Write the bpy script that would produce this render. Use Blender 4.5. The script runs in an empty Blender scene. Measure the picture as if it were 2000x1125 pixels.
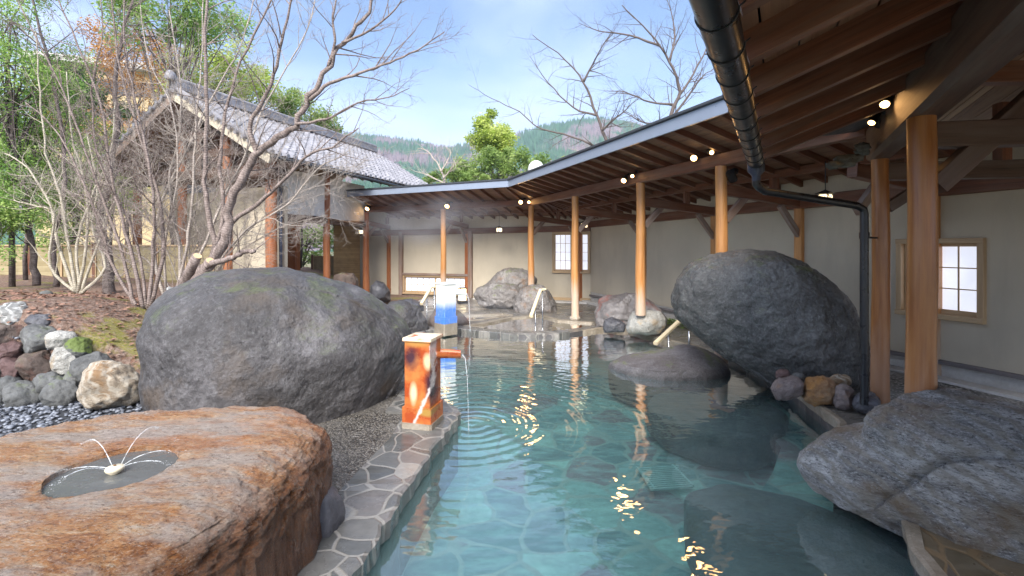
import bpy, bmesh, math, random
from mathutils import Vector, Matrix, noise
from mathutils.geometry import delaunay_2d_cdt
R = math.radians
rng = random.Random(7)
scene = bpy.context.scene
COL = scene.collection
F = 889.0; EYE = 1.6; HY = 484.0; CX = 1000.0      # focal length in photo pixels, eye height, horizon row

def P(px, py, D):                                   # photo pixel at a depth -> point
    return Vector(((px-CX)/F*D, D, EYE-(py-HY)*D/F))
def G(px, py, z):                                   # photo pixel on a level -> point
    D = F*(EYE-z)/(py-HY)
    return Vector(((px-CX)/F*D, D, z))
def sm(t):
    t = max(0.0, min(1.0, t)); return t*t*(3-2*t)
def lerp(a, b, t): return a+(b-a)*t

# ---------------------------------------------------------------- objects
def tag(o, label=None, cat=None, group=None, kind=None):
    if label: o['label'] = label
    if cat: o['category'] = cat
    if group: o['group'] = group
    if kind: o['kind'] = kind
    return o
def empty(name, loc, label=None, cat=None, group=None, kind=None):
    o = bpy.data.objects.new(name, None); COL.objects.link(o); o.location = loc
    o.empty_display_size = .1
    bpy.context.view_layer.update()
    return tag(o, label, cat, group, kind)
def link_mesh(name, me, parent=None):
    o = bpy.data.objects.new(name, me); COL.objects.link(o)
    if parent is None:
        if len(me.vertices):
            xs = [v.co.x for v in me.vertices]; ys = [v.co.y for v in me.vertices]; zs = [v.co.z for v in me.vertices]
            c = Vector(((min(xs)+max(xs))/2, (min(ys)+max(ys))/2, min(zs)))
            me.transform(Matrix.Translation(-c)); o.location = c
    else:
        o.parent = parent
        o.location = -abs_loc(parent)
    return o
def abs_loc(o):
    t = Vector((0, 0, 0))
    while o is not None:
        t += o.location; o = o.parent
    return t

class MB:
    """collects shapes; build() links them as ONE mesh object"""
    def __init__(s): s.v = []; s.f = []; s.uv = []; s.mi = []
    def add(s, vs, fs, uvs=None, mi=0):
        n = len(s.v); s.v += [tuple(v) for v in vs]
        for k, f in enumerate(fs):
            s.f.append(tuple(n+i for i in f)); s.mi.append(mi)
            s.uv.append(uvs[k] if uvs else [(0.0, 0.0)]*len(f))
    def beam(s, p0, p1, w, h, up=(0, 0, 1), ext=0.0, ch=0.0):
        p0 = Vector(p0); p1 = Vector(p1); d = (p1-p0).normalized()
        p0 = p0-d*ext; p1 = p1+d*ext
        L = (p1-p0).length
        x = d.cross(Vector(up)).normalized(); z = x.cross(d).normalized()
        if ch <= 0: ch = min(w, h)*.06
        a, b = w/2, h/2
        prof = [(-a+ch, -b), (a-ch, -b), (a, -b+ch), (a, b-ch), (a-ch, b), (-a+ch, b), (-a, b-ch), (-a, -b+ch)]
        vs = []; fs = []; us = []
        for q in (p0, p1):
            for (i, j) in prof: vs.append(q+x*i+z*j)
        o = rng.random()*20; acc = o
        for k in range(8):
            k2 = (k+1) % 8
            wd = math.hypot(prof[k2][0]-prof[k][0], prof[k2][1]-prof[k][1])
            fs.append((k, k2, 8+k2, 8+k)); us.append([(o, acc), (o, acc+wd), (o+L, acc+wd), (o+L, acc)]); acc += wd
        fs.append(tuple(range(7, -1, -1))); us.append([(o+prof[k][0]*.2, o+prof[k][1]) for k in range(7, -1, -1)])
        fs.append(tuple(range(8, 16))); us.append([(o+prof[k][0]*.2, o+prof[k][1]) for k in range(8)])
        s.add(vs, [tuple(reversed(f)) for f in fs], [list(reversed(u)) for u in us]); return s
    def box(s, c, sx, sy, sz, rot=0.0):
        c = Vector(c); d = Vector((math.cos(rot), math.sin(rot), 0))
        return s.beam(c-d*sx/2, c+d*sx/2, sy, sz)
    def tube(s, pts, rad, n=8, cap=True, wob=0.0, mi=0):
        pts = [Vector(p) for p in pts]; m = len(pts)
        if not hasattr(rad, '__len__'): rad = [rad]*m
        vs = []; fs = []; us = []
        t0 = (pts[1]-pts[0]).normalized()
        ref = Vector((1, 0, 0)) if abs(t0.x) < .9 else Vector((0, 1, 0))
        x = t0.cross(ref).normalized(); acc = rng.random()*20; off = rng.random()*5; lens = []
        for i in range(m):
            t = (pts[min(i+1, m-1)]-pts[max(i-1, 0)]).normalized()
            x = (x-t*x.dot(t)).normalized(); y = t.cross(x)
            if i: acc += (pts[i]-pts[i-1]).length
            lens.append(acc)
            for k in range(n):
                a = 2*math.pi*k/n; r = rad[i]*(1+(rng.random()-.5)*wob)
                vs.append(pts[i]+x*math.cos(a)*r+y*math.sin(a)*r)
        c = 2*math.pi*max(rad)/n
        for i in range(m-1):
            for k in range(n):
                k2 = (k+1) % n
                fs.append((i*n+k, i*n+k2, (i+1)*n+k2, (i+1)*n+k))
                us.append([(lens[i], off+k*c), (lens[i], off+(k+1)*c), (lens[i+1], off+(k+1)*c), (lens[i+1], off+k*c)])
        if cap:
            fs.append(tuple(range(n-1, -1, -1))); us.append([(off+.1*math.cos(k), .1*math.sin(k)) for k in range(n)])
            fs.append(tuple((m-1)*n+k for k in range(n))); us.append([(off+.1*math.cos(k), .1*math.sin(k)) for k in range(n)])
        s.add(vs, fs, us, mi); return s
    def lathe(s, c, prof, n=24, mi=0):               # profile (r, z) about a vertical axis
        c = Vector(c); vs = []; fs = []; us = []
        for (r, z) in prof:
            for k in range(n):
                a = 2*math.pi*k/n; vs.append(c+Vector((r*math.cos(a), r*math.sin(a), z)))
        for i in range(len(prof)-1):
            for k in range(n):
                k2 = (k+1) % n; fs.append((i*n+k, i*n+k2, (i+1)*n+k2, (i+1)*n+k))
                us.append([(prof[i][1], k/n), (prof[i][1], (k+1)/n), (prof[i+1][1], (k+1)/n), (prof[i+1][1], k/n)])
        if prof[0][0] > 1e-4: fs.append(tuple(range(n-1, -1, -1))); us.append([(0, 0)]*n)
        if prof[-1][0] > 1e-4: fs.append(tuple((len(prof)-1)*n+k for k in range(n))); us.append([(0, 0)]*n)
        s.add(vs, fs, us, mi); return s
    def quad(s, a, b, c, d, uv=None, mi=0):
        s.add([a, b, c, d], [(0, 1, 2, 3)], [uv] if uv else None, mi); return s
    def prism(s, poly, z0, z1):                      # plan polygon between two levels
        n = len(poly)
        vs = [(p[0], p[1], z0) for p in poly]+[(p[0], p[1], z1) for p in poly]
        area = sum(poly[i][0]*poly[(i+1) % n][1]-poly[(i+1) % n][0]*poly[i][1] for i in range(n))
        fs = [(i, (i+1) % n, n+(i+1) % n, n+i) for i in range(n)]+[tuple(range(n-1, -1, -1)), tuple(range(n, 2*n))]
        if area < 0: fs = [tuple(reversed(f)) for f in fs]
        us = []
        for f in fs: us.append([(vs[i][0]+vs[i][2]*.01, vs[i][1]+vs[i][2]) for i in f])
        s.add(vs, fs, us); return s
    def build(s, name, mats, parent=None, smooth=False, bevel=0.0, angle=None):
        me = bpy.data.meshes.new(name); me.from_pydata(s.v, [], s.f)
        if not isinstance(mats, (list, tuple)): mats = [mats]
        for m in mats: me.materials.append(m)
        if len(mats) > 1: me.polygons.foreach_set('material_index', s.mi)
        uvl = me.uv_layers.new(name='UVMap'); flat = []
        for u in s.uv:
            for c in u: flat += [c[0], c[1]]
        uvl.data.foreach_set('uv', flat)
        if smooth: me.polygons.foreach_set('use_smooth', [True]*len(me.polygons))
        me.validate(); me.update()
        if smooth and angle: me.set_sharp_from_angle(angle=R(angle))
        o = link_mesh(name, me, parent)
        if bevel:
            b = o.modifiers.new('edge', 'BEVEL'); b.width = bevel; b.segments = 2; b.limit_method = 'ANGLE'
        return o

# ---------------------------------------------------------------- materials
class N:
    def __init__(s, name):
        s.m = bpy.data.materials.new(name); s.m.use_nodes = True; s.nt = s.m.node_tree; s.nt.nodes.clear()
        s.out = s.new('ShaderNodeOutputMaterial'); s.b = s.new('ShaderNodeBsdfPrincipled')
        s.L(s.b.outputs[0], s.out.inputs['Surface'])
    def new(s, t, **kw):
        n = s.nt.nodes.new(t)
        for k, v in kw.items(): setattr(n, k, v)
        return n
    def L(s, a, b): s.nt.links.new(a, b)
    def put(s, sock, v):
        if hasattr(v, 'is_output'): s.L(v, sock)
        elif v is not None: sock.default_value = v
    def pos(s, sc=(1, 1, 1), rot=(0, 0, 0), loc=(0, 0, 0)):
        g = s.new('ShaderNodeNewGeometry'); m = s.new('ShaderNodeMapping'); s.L(g.outputs['Position'], m.inputs[0])
        m.inputs['Scale'].default_value = sc; m.inputs['Rotation'].default_value = rot; m.inputs['Location'].default_value = loc
        return m.outputs[0]
    def uv(s, sc=(1, 1, 1)):
        g = s.new('ShaderNodeUVMap'); m = s.new('ShaderNodeMapping'); s.L(g.outputs[0], m.inputs[0]); m.inputs['Scale'].default_value = sc
        return m.outputs[0]
    def noise(s, vec, scale, detail=4, rough=.55, dist=0.0):
        n = s.new('ShaderNodeTexNoise'); s.put(n.inputs['Vector'], vec); n.inputs['Scale'].default_value = scale
        n.inputs['Detail'].default_value = detail; n.inputs['Roughness'].default_value = rough; n.inputs['Distortion'].default_value = dist
        return n.outputs['Fac']
    def noisec(s, vec, scale, detail=2):
        n = s.new('ShaderNodeTexNoise'); s.put(n.inputs['Vector'], vec); n.inputs['Scale'].default_value = scale; n.inputs['Detail'].default_value = detail
        return n.outputs['Color']
    def vor(s, vec, scale, feature='F1', out='Distance', rnd=1.0):
        n = s.new('ShaderNodeTexVoronoi', feature=feature); s.put(n.inputs['Vector'], vec); n.inputs['Scale'].default_value = scale
        n.inputs['Randomness'].default_value = rnd
        return n.outputs[out]
    def ramp(s, fac, stops, interp='LINEAR'):
        n = s.new('ShaderNodeValToRGB'); s.L(fac, n.inputs[0]); r = n.color_ramp; r.interpolation = interp
        while len(r.elements) < len(stops): r.elements.new(.5)
        for e, (p, c) in zip(r.elements, stops):
            e.position = p; e.color = (c, c, c, 1) if not hasattr(c, '__len__') else (c[0], c[1], c[2], 1)
        return n.outputs[0]
    def mix(s, fac, a, b, mode='MIX'):
        n = s.new('ShaderNodeMix', data_type='RGBA', blend_type=mode); n.clamp_factor = True
        s.put(n.inputs[0], fac)
        for k, v in ((6, a), (7, b)):
            if hasattr(v, '__len__') and not hasattr(v, 'is_output'): v = (v[0], v[1], v[2], 1)
            s.put(n.inputs[k], v)
        return n.outputs[2]
    def math(s, op, a, b=None, c=None):
        n = s.new('ShaderNodeMath', operation=op); s.put(n.inputs[0], a)
        if b is not None: s.put(n.inputs[1], b)
        if c is not None: s.put(n.inputs[2], c)
        return n.outputs[0]
    def sep(s, vec, k):
        n = s.new('ShaderNodeSeparateXYZ'); s.L(vec, n.inputs[0]); return n.outputs[k]
    def bump(s, h, strength=.5, dist=.02, normal=None):
        n = s.new('ShaderNodeBump'); s.L(h, n.inputs['Height']); n.inputs['Strength'].default_value = strength; n.inputs['Distance'].default_value = dist
        if normal is not None: s.L(normal, n.inputs['Normal'])
        return n.outputs[0]
    def fin(s, col=None, rough=None, normal=None, spec=None, metal=None, coat=None):
        if col is not None:
            if hasattr(col, '__len__') and not hasattr(col, 'is_output'): col = (col[0], col[1], col[2], 1)
            s.put(s.b.inputs['Base Color'], col)
        if rough is not None: s.put(s.b.inputs['Roughness'], rough)
        if normal is not None: s.put(s.b.inputs['Normal'], normal)
        if spec is not None: s.put(s.b.inputs['Specular IOR Level'], spec)
        if metal is not None: s.put(s.b.inputs['Metallic'], metal)
        if coat is not None: s.put(s.b.inputs['Coat Weight'], coat)
        return s.m

def wood(name, dark, light, rough=.6, weather=None, scale=1.0, knots=True, foot=None):
    n = N(name); u = n.uv((.55*scale, 9*scale, 1)); u2 = n.uv((2.2*scale, 60*scale, 1))
    a = n.noise(u, 1.6, 6, .62, .9); b = n.noise(u2, 1.3, 4, .7)
    g = n.math('ADD', n.math('MULTIPLY', a, .65), n.math('MULTIPLY', b, .35))
    col = n.ramp(g, [(.33, dark), (.52, [(x+y)/2 for x, y in zip(dark, light)]), (.68, light)])
    if knots:
        k = n.vor(n.uv((.9, 5, 1)), 1.3); kk = n.ramp(k, [(.03, .25), (.1, 1.0)]); col = n.mix(1.0, col, kk, 'MULTIPLY')
    big = n.noise(n.pos(), .9, 3); col = n.mix(n.ramp(big, [(.38, 0.0), (.7, .45)]), col, [c*.6 for c in dark])
    cr_ = n.noise(n.uv((.35, 26, 1)), 2.4, 3, .6); col = n.mix(n.ramp(cr_, [(.66, 0.0), (.70, .75)]), col, [c*.35 for c in dark])
    if weather:
        w = n.noise(n.uv((.7, 5, 1)), 2.0, 5, .6); col = n.mix(n.ramp(w, [(.42, 0.0), (.66, .8)]), col, weather)
    if foot:                                        # pale water-bleached foot of the post
        z = n.sep(n.pos(), 2); h = n.math('ADD', z, n.math('MULTIPLY', n.noise(n.uv((.8, 14, 1)), 2, 3), -.9))
        col = n.mix(n.ramp(h, [(0.0, .8), (.42, 0.0)]), col, foot)
    return n.fin(col, rough, n.bump(g, .35, .006))

def rockmat(name, c0, c1, c2, scale=1.0, rough=(.45, .8), bump=.6, moss=0.0, vein=None, stretch=(1, 1, 1), rot=(0, 0, 0), grain=None, gs=.8, spec=.5, wet=None, rust=None):
    n = N(name); p = n.pos(stretch, rot)
    a = n.noise(p, 1.3*scale, 8, .62, .3); b = n.noise(p, 9*scale, 8, .72); c = n.noise(p, 42*scale, 6, .7)
    f = n.math('ADD', n.math('MULTIPLY', a, .5), n.math('ADD', n.math('MULTIPLY', b, .3), n.math('MULTIPLY', c, .2)))
    col = n.ramp(f, [(.36, c0), (.5, c1), (.64, c2)])
    if grain:
        g = n.noise(p, 40*scale, 5, .8); col = n.mix(n.ramp(g, [(.52, 0.0), (.62, gs)]), col, grain)
        g = n.noise(n.pos(stretch, rot, (3, 5, 7)), 33*scale, 5, .8); col = n.mix(n.ramp(g, [(.53, 0.0), (.62, gs)]), col, [x*.3 for x in c0])
    if rust:
        g = n.noise(n.pos((1, 1, 1), (0, 0, 0), (9, 2, 4)), 2.2*scale, 5, .6); col = n.mix(n.ramp(g, [(.53, 0.0), (.66, .8)]), col, rust)
    if vein:
        w = n.new('ShaderNodeTexWave', wave_type='BANDS'); n.L(p, w.inputs[0]); w.inputs['Scale'].default_value = 2.2*scale
        w.inputs['Distortion'].default_value = 7; w.inputs['Detail'].default_value = 5; w.inputs['Detail Scale'].default_value = 1.6
        col = n.mix(n.ramp(w.outputs[1], [(.5, 0.0), (.95, .6)]), col, vein)
    # small pits and pale lichen spots that belong to the stone
    s = n.noise(n.pos((1, 1, 1), (0, 0, 0), (4, 4, 1)), 5.5*scale, 6, .7); col = n.mix(n.ramp(s, [(.62, 0.0), (.74, .35)]), col, [min(1, x*1.9) for x in c2])
    if moss:
        g = n.new('ShaderNodeNewGeometry'); nz = n.sep(g.outputs['Normal'], 2)
        mm = n.math('MULTIPLY', n.ramp(n.noise(n.pos(), 2.6, 7, .7), [(.56-moss*.1, 0.0), (.66, 1.0)]), n.ramp(nz, [(.3, 0.0), (.9, 1.0)]))
        col = n.mix(n.math('MULTIPLY', mm, .8), col, (.12, .16, .03))
    if wet is not None:                             # dark tide band near the waterline
        z = n.sep(n.pos(), 2); z = n.math('ADD', z, n.math('MULTIPLY', n.noise(n.pos(), 3, 3), .12))
        wt = n.ramp(n.math('SUBTRACT', z, wet), [(.04, 1.0), (.16, 0.0)]); col = n.mix(n.math('MULTIPLY', wt, .55), col, (.02, .02, .02))
    h = n.math('ADD', n.math('MULTIPLY', b, .7), n.math('MULTIPLY', c, .5))
    cr = n.vor(n.pos((1, 1, 1.4), (.3, .5, 0)), 1.4*scale, 'DISTANCE_TO_EDGE')
    h = n.math('ADD', h, n.math('MULTIPLY', n.vor(p, 22*scale), .12))
    lowf = n.noise(n.pos((1, 1, 1.5), (.2, .1, .4)), .9, 5, .6); col = n.mix(n.ramp(lowf, [(.4, .0), (.62, .55)]), col, [x*.75 for x in c0]) if name in ('boulder', 'boulder_wet') else col
    rr = n.ramp(n.noise(p, 3*scale, 5), [(.35, rough[0]), (.7, rough[1])])
    return n.fin(col, rr, n.bump(h, bump, .035), spec)

MAT = {}
MAT['dark_wood'] = wood('dark_wood', (.08, .024, .012), (.29, .105, .047), .5, (.18, .10, .065))
MAT['board_wood'] = wood('board_wood', (.14, .062, .036), (.38, .20, .115), .65, (.26, .15, .10), 1.0)
MAT['post_wood'] = wood('post_wood', (.38, .135, .03), (.80, .42, .15), .38, (.50, .24, .09), 1.0, True, (.52, .42, .33))
MAT['near_post'] = wood('near_post', (.20, .06, .015), (.50, .21, .06), .28, (.38, .17, .06), .7, False, (.36, .20, .12))
MAT['old_beam'] = wood('old_beam', (.045, .022, .014), (.15, .078, .05), .6, (.13, .09, .07), .8)
MAT['brace_wood'] = wood('brace_wood', (.16, .09, .06), (.36, .25, .19), .7, (.30, .26, .24))
MAT['red_post'] = wood('red_post', (.22, .06, .02), (.55, .22, .08), .45, (.42, .16, .07))
MAT['frame_wood'] = wood('frame_wood', (.42, .28, .15), (.62, .45, .27), .5, None, 1.0, False)
MAT['pale_wood'] = wood('pale_wood', (.72, .58, .36), (.88, .76, .52), .5, None, 1.0, False)
MAT['grey_wood'] = wood('grey_wood', (.13, .11, .11), (.26, .24, .24), .7, None)

def plaster(name, col):
    n = N(name); a = n.noise(n.pos(), 1.2, 5); b = n.noise(n.pos(), 160, 3, .6)
    c = n.mix(n.ramp(a, [(.35, 0.0), (.7, 1.0)]), col, [x*.88 for x in col])
    c = n.mix(n.ramp(n.noise(n.pos((1, 1, .2)), 2.6, 7, .7), [(.52, 0.0), (.72, .4)]), c, [x*.7 for x in col])
    return n.fin(c, .9, n.bump(b, .35, .006), .2)
MAT['plaster'] = plaster('plaster', (.56, .495, .385))
MAT['plaster_pale'] = plaster('plaster_pale', (.82, .80, .75))
MAT['rim'] = rockmat('rim', (.15, .12, .08), (.25, .21, .16), (.38, .34, .28), 2.5, (.3, .6), .4)
MAT['concrete'] = rockmat('concrete', (.36, .34, .31), (.52, .50, .47), (.66, .65, .62), .8, (.8, .9), .2)
def flat(name, col, rough=.5, metal=0.0, spec=.5, bumps=0.0, var=.15):
    n = N(name); a = n.noise(n.pos(), 7, 5, .6)
    c = n.mix(n.ramp(a, [(.35, 0.0), (.7, 1.0)]), col, [x*(1-var) for x in col])
    rr = n.ramp(n.noise(n.pos(), 11, 5, .6), [(.3, max(.02, rough-.08)), (.7, min(1, rough+.12))])
    return n.fin(c, rr, n.bump(n.noise(n.pos(), 60, 3), bumps, .004) if bumps else None, spec, metal)
MAT['black_pvc'] = flat('black_pvc', (.016, .017, .02), .3, 0, .5, 0, .02)
MAT['black_metal'] = flat('black_metal', (.01, .01, .011), .45)
MAT['pipe_blue'] = flat('pipe_blue', (.035, .045, .075), .4)
MAT['fascia'] = flat('fascia', (.30, .345, .43), .35, .35, .5, 0, .06)
MAT['roof_metal'] = flat('roof_metal', (.06, .065, .075), .4, .3)
MAT['steel'] = flat('steel', (.5, .5, .5), .25, 1.0)
MAT['white_paint'] = flat('white_paint', (.8, .8, .77), .5)
MAT['ivory'] = flat('ivory', (.66, .58, .42), .4, 0, .5, .2)
MAT['rag'] = flat('rag', (.17, .17, .15), .9, 0, .2, .6, .5)
MAT['sheet_white'] = flat('sheet_white', (.78, .80, .82), .6)
def glow(name, col, st, base=(.8, .8, .8)):
    n = N(name); n.fin(base, .6); n.b.inputs['Emission Color'].default_value = (*col, 1); n.b.inputs['Emission Strength'].default_value = st
    if name == 'paper': n.L(n.ramp(n.math('ADD', n.math('MULTIPLY', n.noise(n.pos((1, 1, .6)), 1.6, 4), .7), n.math('MULTIPLY', n.noise(n.pos((1, 1, 4)), 40, 4), .3)), [(.3, .22), (.7, .42)]), n.b.inputs['Emission Strength'])
    return n.m
MAT['paper'] = glow('paper', (.82, .86, 1.0), .34, (.82, .83, .86))  # daylight from behind the shoji put in as emission
MAT['lamp_lens'] = glow('lamp_lens', (1.0, .56, .20), 6)
MAT['lamp_paper'] = glow('lamp_paper', (1.0, .78, .46), 1.2, (.8, .7, .5))

# roof tile
n = N('roof_tile'); p = n.pos()
a = n.noise(p, 3.2, 5, .6); b = n.noise(p, 30, 3, .6); cc = n.vor(n.uv((1, 1, 1)), 1.0, 'F1', 'Color')
c = n.ramp(a, [(.3, (.12, .12, .13)), (.5, (.20, .195, .215)), (.72, (.32, .31, .33))])
c = n.mix(n.ramp(b, [(.55, 0.0), (.7, .6)]), c, (.38, .37, .38))
MAT['tile'] = n.fin(c, .42, n.bump(b, .2, .004), .5)

# bamboo slats
def slats(name, c0, c1, freq, horiz=True, f2=0):
    n = N(name); z = n.sep(n.pos(), 2 if horiz else 0)
    s = n.math('FRACT', n.math('MULTIPLY', z, freq)); e = n.ramp(s, [(0.0, .25), (.18, 1.0), (.82, 1.0), (1.0, .25)])
    idx = n.math('FLOOR', n.math('MULTIPLY', z, freq))
    w = n.new('ShaderNodeTexWhiteNoise', noise_dimensions='1D'); n.L(idx, w.inputs['W'])
    c = n.mix(w.outputs[0], c0, c1); c = n.mix(1.0, c, e, 'MULTIPLY')
    c = n.mix(n.ramp(n.noise(n.pos(), 5, 5), [(.45, 0.0), (.7, .6)]), c, [x*.6 for x in c0])
    return n.fin(c, .65, n.bump(e, .5, .01))
MAT['bamboo_fence'] = slats('bamboo_fence', (.33, .26, .13), (.48, .40, .24), 34)
MAT['reed_blind'] = slats('reed_blind', (.36, .25, .12), (.56, .40, .20), 60)
MAT['reed_fence'] = slats('reed_fence', (.30, .22, .12), (.46, .36, .22), 26, False)

# boulders and stones
MAT['boulder'] = rockmat('boulder', (.03, .027, .026), (.085, .079, .08), (.20, .19, .197), .8, (.42, .75), 1.0, .55, None, (1, 1, .75), (.3, .5, 0), (.22, .22, .225), .42, .5, None, (.10, .075, .055))
MAT['boulder_wet'] = rockmat('boulder_wet', (.035, .034, .032), (.085, .084, .081), (.18, .18, .175), 1.1, (.22, .5), 1.0, .3, None, (1, 1, .7), (.2, -.4, 0), (.26, .27, .26), .5, .6, -.12, None)
MAT['gneiss'] = rockmat('gneiss', (.05, .05, .05), (.21, .21, .208), (.56, .56, .55), 1.1, (.3, .6), 1.0, 0, (.22, .20, .16), (1, 1, 2.6), (.5, .35, .3), (.46, .47, .48), .85, .5, None, (.16, .11, .06))
MAT['flat_rock'] = rockmat('flat_rock', (.06, .05, .05), (.12, .11, .11), (.20, .19, .195), 1.2, (.35, .6), .6, .1, None, (1, 1, 1), (0, 0, 0), (.26, .25, .26), .6, .5, -.2, None)
MAT['sunk_rock'] = rockmat('sunk_rock', (.05, .05, .052), (.105, .105, .108), (.17, .17, .172), .9, (.4, .6), .5, 0, None, (1, 1, 1), (0, 0, 0), None, .5, .4, None, (.10, .08, .05))
MAT['far_rock'] = rockmat('far_rock', (.07, .062, .056), (.17, .155, .145), (.34, .32, .30), 1.1, (.4, .7), .8, .1, None, (1, 1, 1), (0, 0, 0), (.3, .28, .27), .6, .5, None, (.20, .12, .07))
MAT['dark_rock'] = rockmat('dark_rock', (.04, .04, .045), (.075, .075, .085), (.14, .14, .155), 1.2, (.35, .6), .5)
MAT['pink_rock'] = rockmat('pink_rock', (.10, .09, .09), (.17, .155, .15), (.27, .25, .245), 1.2, (.4, .6), .5, 0, None, (1, 1, 1), (0, 0, 0), None, .5, .5, None, (.24, .08, .06))
MAT['pale_rock'] = rockmat('pale_rock', (.18, .17, .15), (.33, .32, .29), (.50, .49, .46), 1.5, (.5, .8), .8, 0, None, (1, 1, 1), (0, 0, 0), (.6, .6, .56), .7, .4, None, (.42, .29, .15))
MAT['white_rock'] = rockmat('white_rock', (.13, .13, .125), (.24, .24, .23), (.40, .40, .38), 1.6, (.5, .8), 1.0, 0, (.7, .7, .68), (1, 1, 3), (.4, .3, 0), None, .5, .4)
MAT['tan_rock'] = rockmat('tan_rock', (.17, .125, .085), (.38, .31, .23), (.58, .52, .43), 1.6, (.6, .85), 1.0, 0, (.6, .55, .46), (1, 1, 2), (.5, .3, 0), (.5, .44, .35), .7, .4, None, (.30, .17, .07))
MAT['grey_rock'] = rockmat('grey_rock', (.055, .056, .055), (.12, .122, .118), (.22, .222, .215), 2.0, (.5, .8), .8, .1)
MAT['umber_rock'] = rockmat('umber_rock', (.05, .035, .03), (.115, .085, .07), (.20, .155, .13), 2.0, (.5, .8), .9, .1, None, (1, 1, 1), (0, 0, 0), None, .5, .4, None, (.15, .07, .05))
MAT['maroon_rock'] = rockmat('maroon_rock', (.05, .025, .022), (.10, .055, .05), (.17, .105, .095), 2.0, (.4, .7), .8)
MAT['orange_rock'] = rockmat('orange_rock', (.10, .05, .03), (.28, .15, .07), (.46, .34, .22), 2.2, (.3, .6), .9, 0, None, (1, 1, 1), (0, 0, 0), None, .5, .5, None, (.36, .17, .04))
MAT['mauve_rock'] = rockmat('mauve_rock', (.09, .065, .06), (.19, .15, .14), (.32, .27, .25), 2.2, (.35, .65), .8, 0, None, (1, 1, 1), (0, 0, 0), None, .5, .5, None, (.24, .14, .08))

# orange foliated basin slab
n = N('slab_stone'); p = n.pos((1.0, 3.2, 5.0), (0, 0, R(-22)))
a = n.noise(p, 4.5, 9, .70, .8); b = n.noise(p, 19, 8, .78, .5); c3 = n.noise(n.pos((1, 2.2, 6), (0, 0, R(-22))), 80, 6, .8); big = n.noise(n.pos((1, 1.8, 1), (0, 0, R(-22))), .95, 5, .6)
c = n.ramp(n.math('ADD', n.math('MULTIPLY', a, .45), n.math('ADD', n.math('MULTIPLY', b, .3), n.math('MULTIPLY', c3, .25))),
           [(.36, (.06, .028, .014)), (.43, (.25, .10, .036)), (.49, (.44, .20, .07)), (.54, (.50, .30, .15)), (.61, (.60, .53, .44))])
c = n.mix(n.ramp(big, [(.46, 0.0), (.64, .5)]), c, n.mix(b, (.42, .14, .055), (.30, .13, .075)))
gy = n.noise(n.pos((1, 2.6, 1), (0, 0, R(-22)), (3, 1, 0)), 1.6, 7, .7); c = n.mix(n.ramp(gy, [(.45, 0.0), (.58, .75)]), c, n.mix(b, (.28, .26, .24), (.50, .46, .42)))
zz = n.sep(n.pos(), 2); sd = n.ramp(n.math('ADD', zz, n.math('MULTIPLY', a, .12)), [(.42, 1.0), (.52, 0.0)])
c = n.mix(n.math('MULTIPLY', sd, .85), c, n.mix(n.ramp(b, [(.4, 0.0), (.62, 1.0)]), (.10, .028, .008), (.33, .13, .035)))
h = n.math('ADD', n.math('MULTIPLY', b, .6), n.math('MULTIPLY', c3, .4))
gp1 = n.noise(n.pos((1, 1.8, 3), (0, 0, R(-22))), 55, 5, .8); c = n.mix(n.ramp(gp1, [(.54, 0.0), (.62, .65)]), c, (.60, .52, .44))
gp2 = n.noise(n.pos((1, 2.2, 3), (0, 0, R(-22)), (5, 2, 1)), 42, 5, .8); c = n.mix(n.ramp(gp2, [(.53, 0.0), (.62, .75)]), c, (.07, .03, .016))
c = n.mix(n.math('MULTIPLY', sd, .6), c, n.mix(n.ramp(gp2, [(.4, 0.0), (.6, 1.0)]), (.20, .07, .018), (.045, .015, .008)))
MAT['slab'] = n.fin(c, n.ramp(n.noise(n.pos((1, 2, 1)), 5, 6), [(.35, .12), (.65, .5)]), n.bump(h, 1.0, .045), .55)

# fired clay spouts
n = N('red_glaze'); a = n.noise(n.pos(), 6, 5, .6); b = n.noise(n.pos(), 60, 3); gp_ = n.pos()
def blot(cx, cz, rx, rz, soft=.5):
    x = n.math('DIVIDE', n.math('SUBTRACT', n.sep(gp_, 0), cx), rx); z = n.math('DIVIDE', n.math('SUBTRACT', n.sep(gp_, 2), cz), rz)
    d = n.math('ADD', n.math('SQRT', n.math('ADD', n.math('MULTIPLY', x, x), n.math('MULTIPLY', z, z))), n.math('MULTIPLY', n.math('SUBTRACT', a, .5), .9))
    return n.ramp(d, [(max(0, 1-soft)*.6, 1.0), (.95, 0.0)])
c = n.mix(n.ramp(a, [(.4, 0.0), (.62, 1.0)]), (.33, .06, .018), (.48, .16, .04))
c = n.mix(blot(-.955, .55, .11, .16), c, (.055, .022, .03)); c = n.mix(blot(-.765, .30, .07, .24), c, (.05, .02, .028)); c = n.mix(blot(-.90, .70, .2, .05), c, (.40, .20, .05))
c = n.mix(blot(-.79, .53, .055, .10), c, (.60, .47, .27)); c = n.mix(blot(-.93, .22, .048, .15), c, (.62, .52, .32)); c = n.mix(blot(-.80, .06, .12, .05), c, (.34, .20, .05))
sx = n.math('ADD', n.sep(gp_, 0), n.math('ADD', n.math('MULTIPLY', n.math('SUBTRACT', n.noise(n.pos((1, 1, 1), (0, 0, 0), (4, 0, 0)), 9, 5, .7), .5), .10), n.math('MULTIPLY', n.math('MAXIMUM', n.math('SUBTRACT', .32, n.sep(gp_, 2)), 0.0), .45)))
c = n.mix(n.ramp(n.math('ABSOLUTE', n.math('ADD', sx, .752)), [(.006, .9), (.022, 0.0)]), c, (.58, .50, .47))
tp = n.ramp(n.sep(gp_, 2), [(.716, 0.0), (.722, 1.0)]); c = n.mix(tp, c, n.mix(n.ramp(a, [(.4, 0.0), (.52, 1.0)]), (.50, .13, .04), (.72, .60, .42)))
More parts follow.
